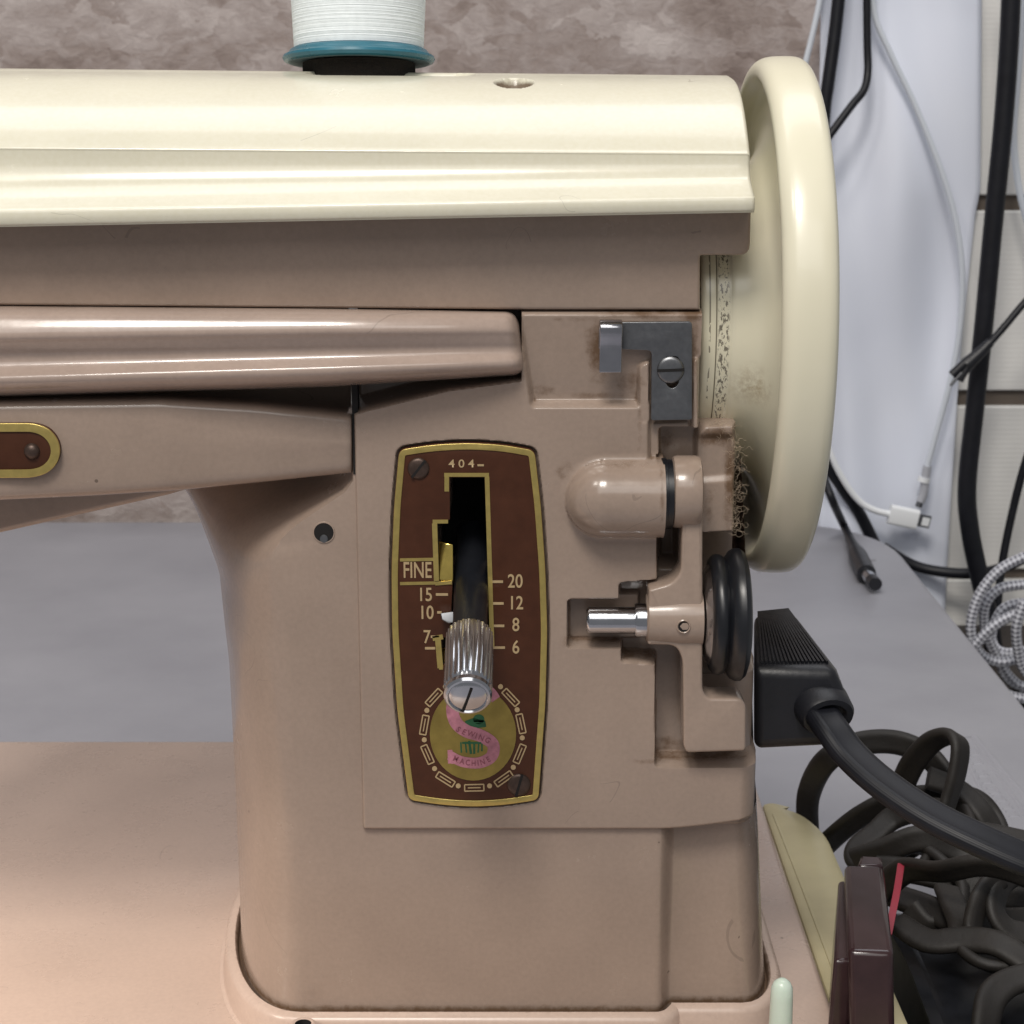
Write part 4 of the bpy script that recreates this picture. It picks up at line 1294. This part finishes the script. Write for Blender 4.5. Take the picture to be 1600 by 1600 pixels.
# black foot pedal under the flex
fp = empty('foot_pedal', (13, 2, TZ), 'black foot pedal in shadow under the tangled flex', 'foot pedal')
PZ_ = 0.2
hull('pedal_body', [(10.0, -8, TZ+0.01), (20.5, -8, TZ+0.01), (20.5, 9.5, TZ+0.01), (10.3, 9.5, TZ+0.01), (10.2, -8, PZ_-1.2), (20.2, -8, PZ_-1.2), (20, 8.8, PZ_-2.0), (10.6, 8.8, PZ_-2.0)], M['rubber'], fp, 0.3)
sweep('edge_strip', [(10.35, 8.0, PZ_-1.86), (10.45, 5, PZ_-1.70), (10.3, 1.0, PZ_-1.55), (10.2, -7.5, PZ_-1.10)], [(-0.16, -0.05), (0.16, -0.05), (0.16, 0.06), (-0.16, 0.06)], M['rubber'], fp)
adopt(fp)

# ------------------------------------------------------------------ cables at the wall
def cable(name, pts, r, mat, label, cat='cable', group=None, nseg=10):
    o = sweep(name, [at(*q) for q in pts], circle(r, 12), mat, None, nseg)
    tag(o, label, cat, group)
    return o
GB = 'cables hanging at the wall'
def hang(name, pts, r, mat, label, cat='cable'): return cable(name, pts, r, mat, label, cat, GB)
hang('black_cable', [(1318, -80, 64.6), (1306, 40, 64.5), (1294, 130, 64.3), (1287, 190, 64.2), (1276, 400, 63.5), (1276, 600, 63), (1290, 712, 63.2), (1316, 762, 64.2), (1345, 806, 65), (1390, 900, 65)], 0.36, M['cable'],
     'black cable running steeply down beside the top of the hand wheel')
hang('black_cable', [(1354, -80, 64), (1355, 60, 64), (1356, 110, 63.8), (1350, 140, 63.4), (1330, 166, 63), (1296, 212, 62.6), (1262, 260, 62.4)], 0.22, M['cable'],
     'thin black cable bending sharply left behind the hand wheel top')
hang('black_cable', [(1582, -80, 61.5), (1577, 60, 61.5), (1567, 200, 61.5), (1552, 350, 61.5), (1538, 500, 61.5), (1523, 640, 61.5), (1511, 760, 61.5), (1516, 830, 61.5), (1530, 900, 61.5), (1548, 980, 61.5), (1560, 1090, 61.5)], 0.54, M['cable'],
     'thickest black cable hanging down the white boards')
hang('black_cable', [(1630, 640, 62.6), (1600, 730, 62.6), (1582, 800, 62.6), (1566, 880, 62.4), (1558, 960, 62), (1552, 1080, 62)], 0.24, M['cable'],
     'thin black cable slanting down at the right, above the braided coil')
hang('black_cable', [(1380, 855, 64.8), (1425, 882, 64.6), (1468, 893, 64.2), (1520, 896, 63.4), (1570, 886, 62.6), (1640, 850, 62)], 0.32, M['cable'],
     'black cable running level from the table corner past the thickest cable')
hang('white_cable', [(1292, -80, 65), (1281, 0, 65), (1268, 60, 65), (1257, 105, 65), (1240, 180, 65)], 0.17, M['white_cable'],
     'thin white cable just left of the black cable, above the hand wheel')
hang('white_cable', [(1600, -60, 64), (1592, 100, 64), (1584, 200, 64), (1590, 280, 64), (1606, 350, 64), (1640, 460, 64)], 0.2, M['white_cable'],
     'thin white cable at the right edge, beside the thickest black cable')
c1 = empty('charger_cable', (26, 64, 0), 'long white charging cable curving down the sheet, ending in a grey tip', 'cable', GB)
sweep('cord', [at(*q) for q in [(1362, -60, 64.5), (1366, 20, 64.5), (1392, 85, 64.4), (1430, 165, 64.3), (1468, 260, 64.2), (1492, 340, 64.2), (1503, 420, 64.2), (1500, 510, 64.2), (1484, 600, 64.2), (1462, 680, 64.2), (1447, 735, 64.2)]], circle(0.17, 10), M['white_cable'], c1)
sweep('plug', [at(1449, 728, 64.2), at(1446, 746, 64.2), at(1443, 770, 64.2), at(1438, 784, 64.2)], circle(0.26, 12), plain('grey_plug', (0.42, 0.43, 0.47, 1), 0.4), c1)
sweep('collar', [at(1444.5, 746, 64.2), at(1442.5, 753, 64.2)], circle(0.36, 12), M['white_plug'], c1, 2)
sweep('tip', [at(1439, 780, 64.2), at(1435, 792, 64.2)], circle(0.2, 10), M['steel'], c1, 2)
adopt(c1)
c2 = empty('charger_cable', (22, 63, -3), 'short white charging cable with flat white plug pointing right above the table corner', 'cable', GB)
sweep('cord', [at(*q) for q in [(1276, 640, 63), (1296, 705, 63), (1318, 750, 63.2), (1342, 782, 63.4), (1366, 797, 63.5), (1394, 804, 63.6)]], circle(0.19, 10), M['white_plug'], c2)
P0, P1 = Vector(at(1389, 803, 63.6)), Vector(at(1433, 812, 63.6))
sweep('plug', [P0, P0.lerp(P1, 0.15), P0.lerp(P1, 0.9), P1], round_poly([(-0.28, -0.58), (0.28, -0.58), (0.28, 0.58), (-0.28, 0.58)], 0.2, 3), M['white_plug'], c2, 3)
P2 = Vector(at(1453, 816, 63.6))
sweep('tip', [P1, P2], [(-0.1, -0.36), (0.1, -0.36), (0.1, 0.36), (-0.1, 0.36)], M['steel'], c2, 2)
sweep('contact', [P1.lerp(P2, 0.35)+Vector((0, -0.12, 0)), P1.lerp(P2, 0.9)+Vector((0, -0.12, 0))], [(-0.03, -0.24), (0.03, -0.24), (0.03, 0.24), (-0.03, 0.24)], M['white_plug'], c2, 2)
adopt(c2)
c3 = empty('adapter_cable', (20, 58, TZ), 'black adapter cable with round barrel plug lying on the table behind the wheel', 'cable', GB)
q = [(1262, 690, 60), (1286, 745, 59.5), (1302, 785, 58.8)]
q2 = [atz(1318, 820, TZ+0.6), atz(1332, 848, TZ+0.5)]
sweep('cord', [at(*e) for e in q]+q2, circle(0.23, 10), M['cable'], c3)
b0_ = Vector(atz(1328, 842, TZ+0.5)); b1 = Vector(atz(1354, 897, TZ+0.55))
sweep('plug', [b0_, b0_.lerp(b1, 0.3), b0_.lerp(b1, 0.5), b0_.lerp(b1, 0.9), b1], circle(0.48, 14), M['black'], c3, 4, scale=lambda t: 0.55+0.5*min(1, max(0, (t-0.1)/0.4)))
b2 = Vector(atz(1368, 913, TZ+0.55))
sweep('barrel', [b1, b1.lerp(b2, 0.6)], circle(0.34, 14), M['chrome'], c3, 2)
sweep('tip', [b1.lerp(b2, 0.6), b2], circle(0.35, 14), M['black'], c3, 2)
adopt(c3)
c4 = empty('split_cable', (27, 60, 8), 'thin black cable ending in a split plug across the thickest cable', 'cable', GB)
sweep('cord', [at(*e) for e in [(1650, 420, 60.5), (1600, 474, 60.3), (1568, 512, 60), (1545, 538, 59.8)]], circle(0.2, 10), M['cable'], c4)
sweep('plug', [at(1548, 534, 59.8), at(1530, 552, 59.8), at(1510, 570, 59.8)], circle(0.42, 12), M['black'], c4, 5, scale=lambda t: 0.6+0.4*t)
sweep('prong', [at(1516, 560, 59.7), at(1500, 574, 59.7), at(1487, 586, 59.7)], circle(0.24, 10), M['black'], c4, 4)
sweep('prong', [at(1516, 568, 59.7), at(1505, 584, 59.7), at(1499, 595, 59.7)], circle(0.22, 10), M['black'], c4, 4)
sweep('wire', [at(1503, 582, 59.6), at(1494, 592, 59.6), at(1485, 603, 59.6)], circle(0.09, 8), M['steel'], c4, 4)
adopt(c4)
br = empty('braided_cable', (25, 50, -8), 'coiled grey and white braided cable hanging beyond the table edge', 'cable', GB)
bl_ = [
    [(1640, 855, 52), (1600, 870, 52), (1560, 892, 52), (1530, 930, 52), (1517, 975, 52), (1524, 1010, 52), (1545, 1030, 52), (1580, 1032, 52), (1640, 1000, 53)],
    [(1640, 905, 53), (1600, 913, 53), (1562, 920, 53), (1540, 945, 53), (1540, 985, 53.4), (1560, 1030, 53.8), (1585, 1065, 54), (1640, 1100, 54)],
    [(1523, 1010, 50.5), (1545, 985, 50.3), (1575, 965, 50.2), (1620, 950, 50)],
    [(1600, 940, 49.6), (1589, 975, 49.6), (1590, 1010, 49.8), (1600, 1045, 50), (1640, 1090, 50)],
    [(1562, 1020, 54), (1568, 1050, 54), (1590, 1070, 54), (1640, 1080, 54)],
    [(1640, 940, 55), (1580, 945, 55), (1558, 965, 55), (1550, 1000, 55), (1572, 1020, 54.5), (1640, 1010, 54)],
    [(1570, 1084, 50), (1590, 1090, 50), (1640, 1098, 50)],
]
for L_ in bl_: sweep('cord', [at(*e) for e in L_], circle(0.27, 12), M['braid'], br, 12)
adopt(br)
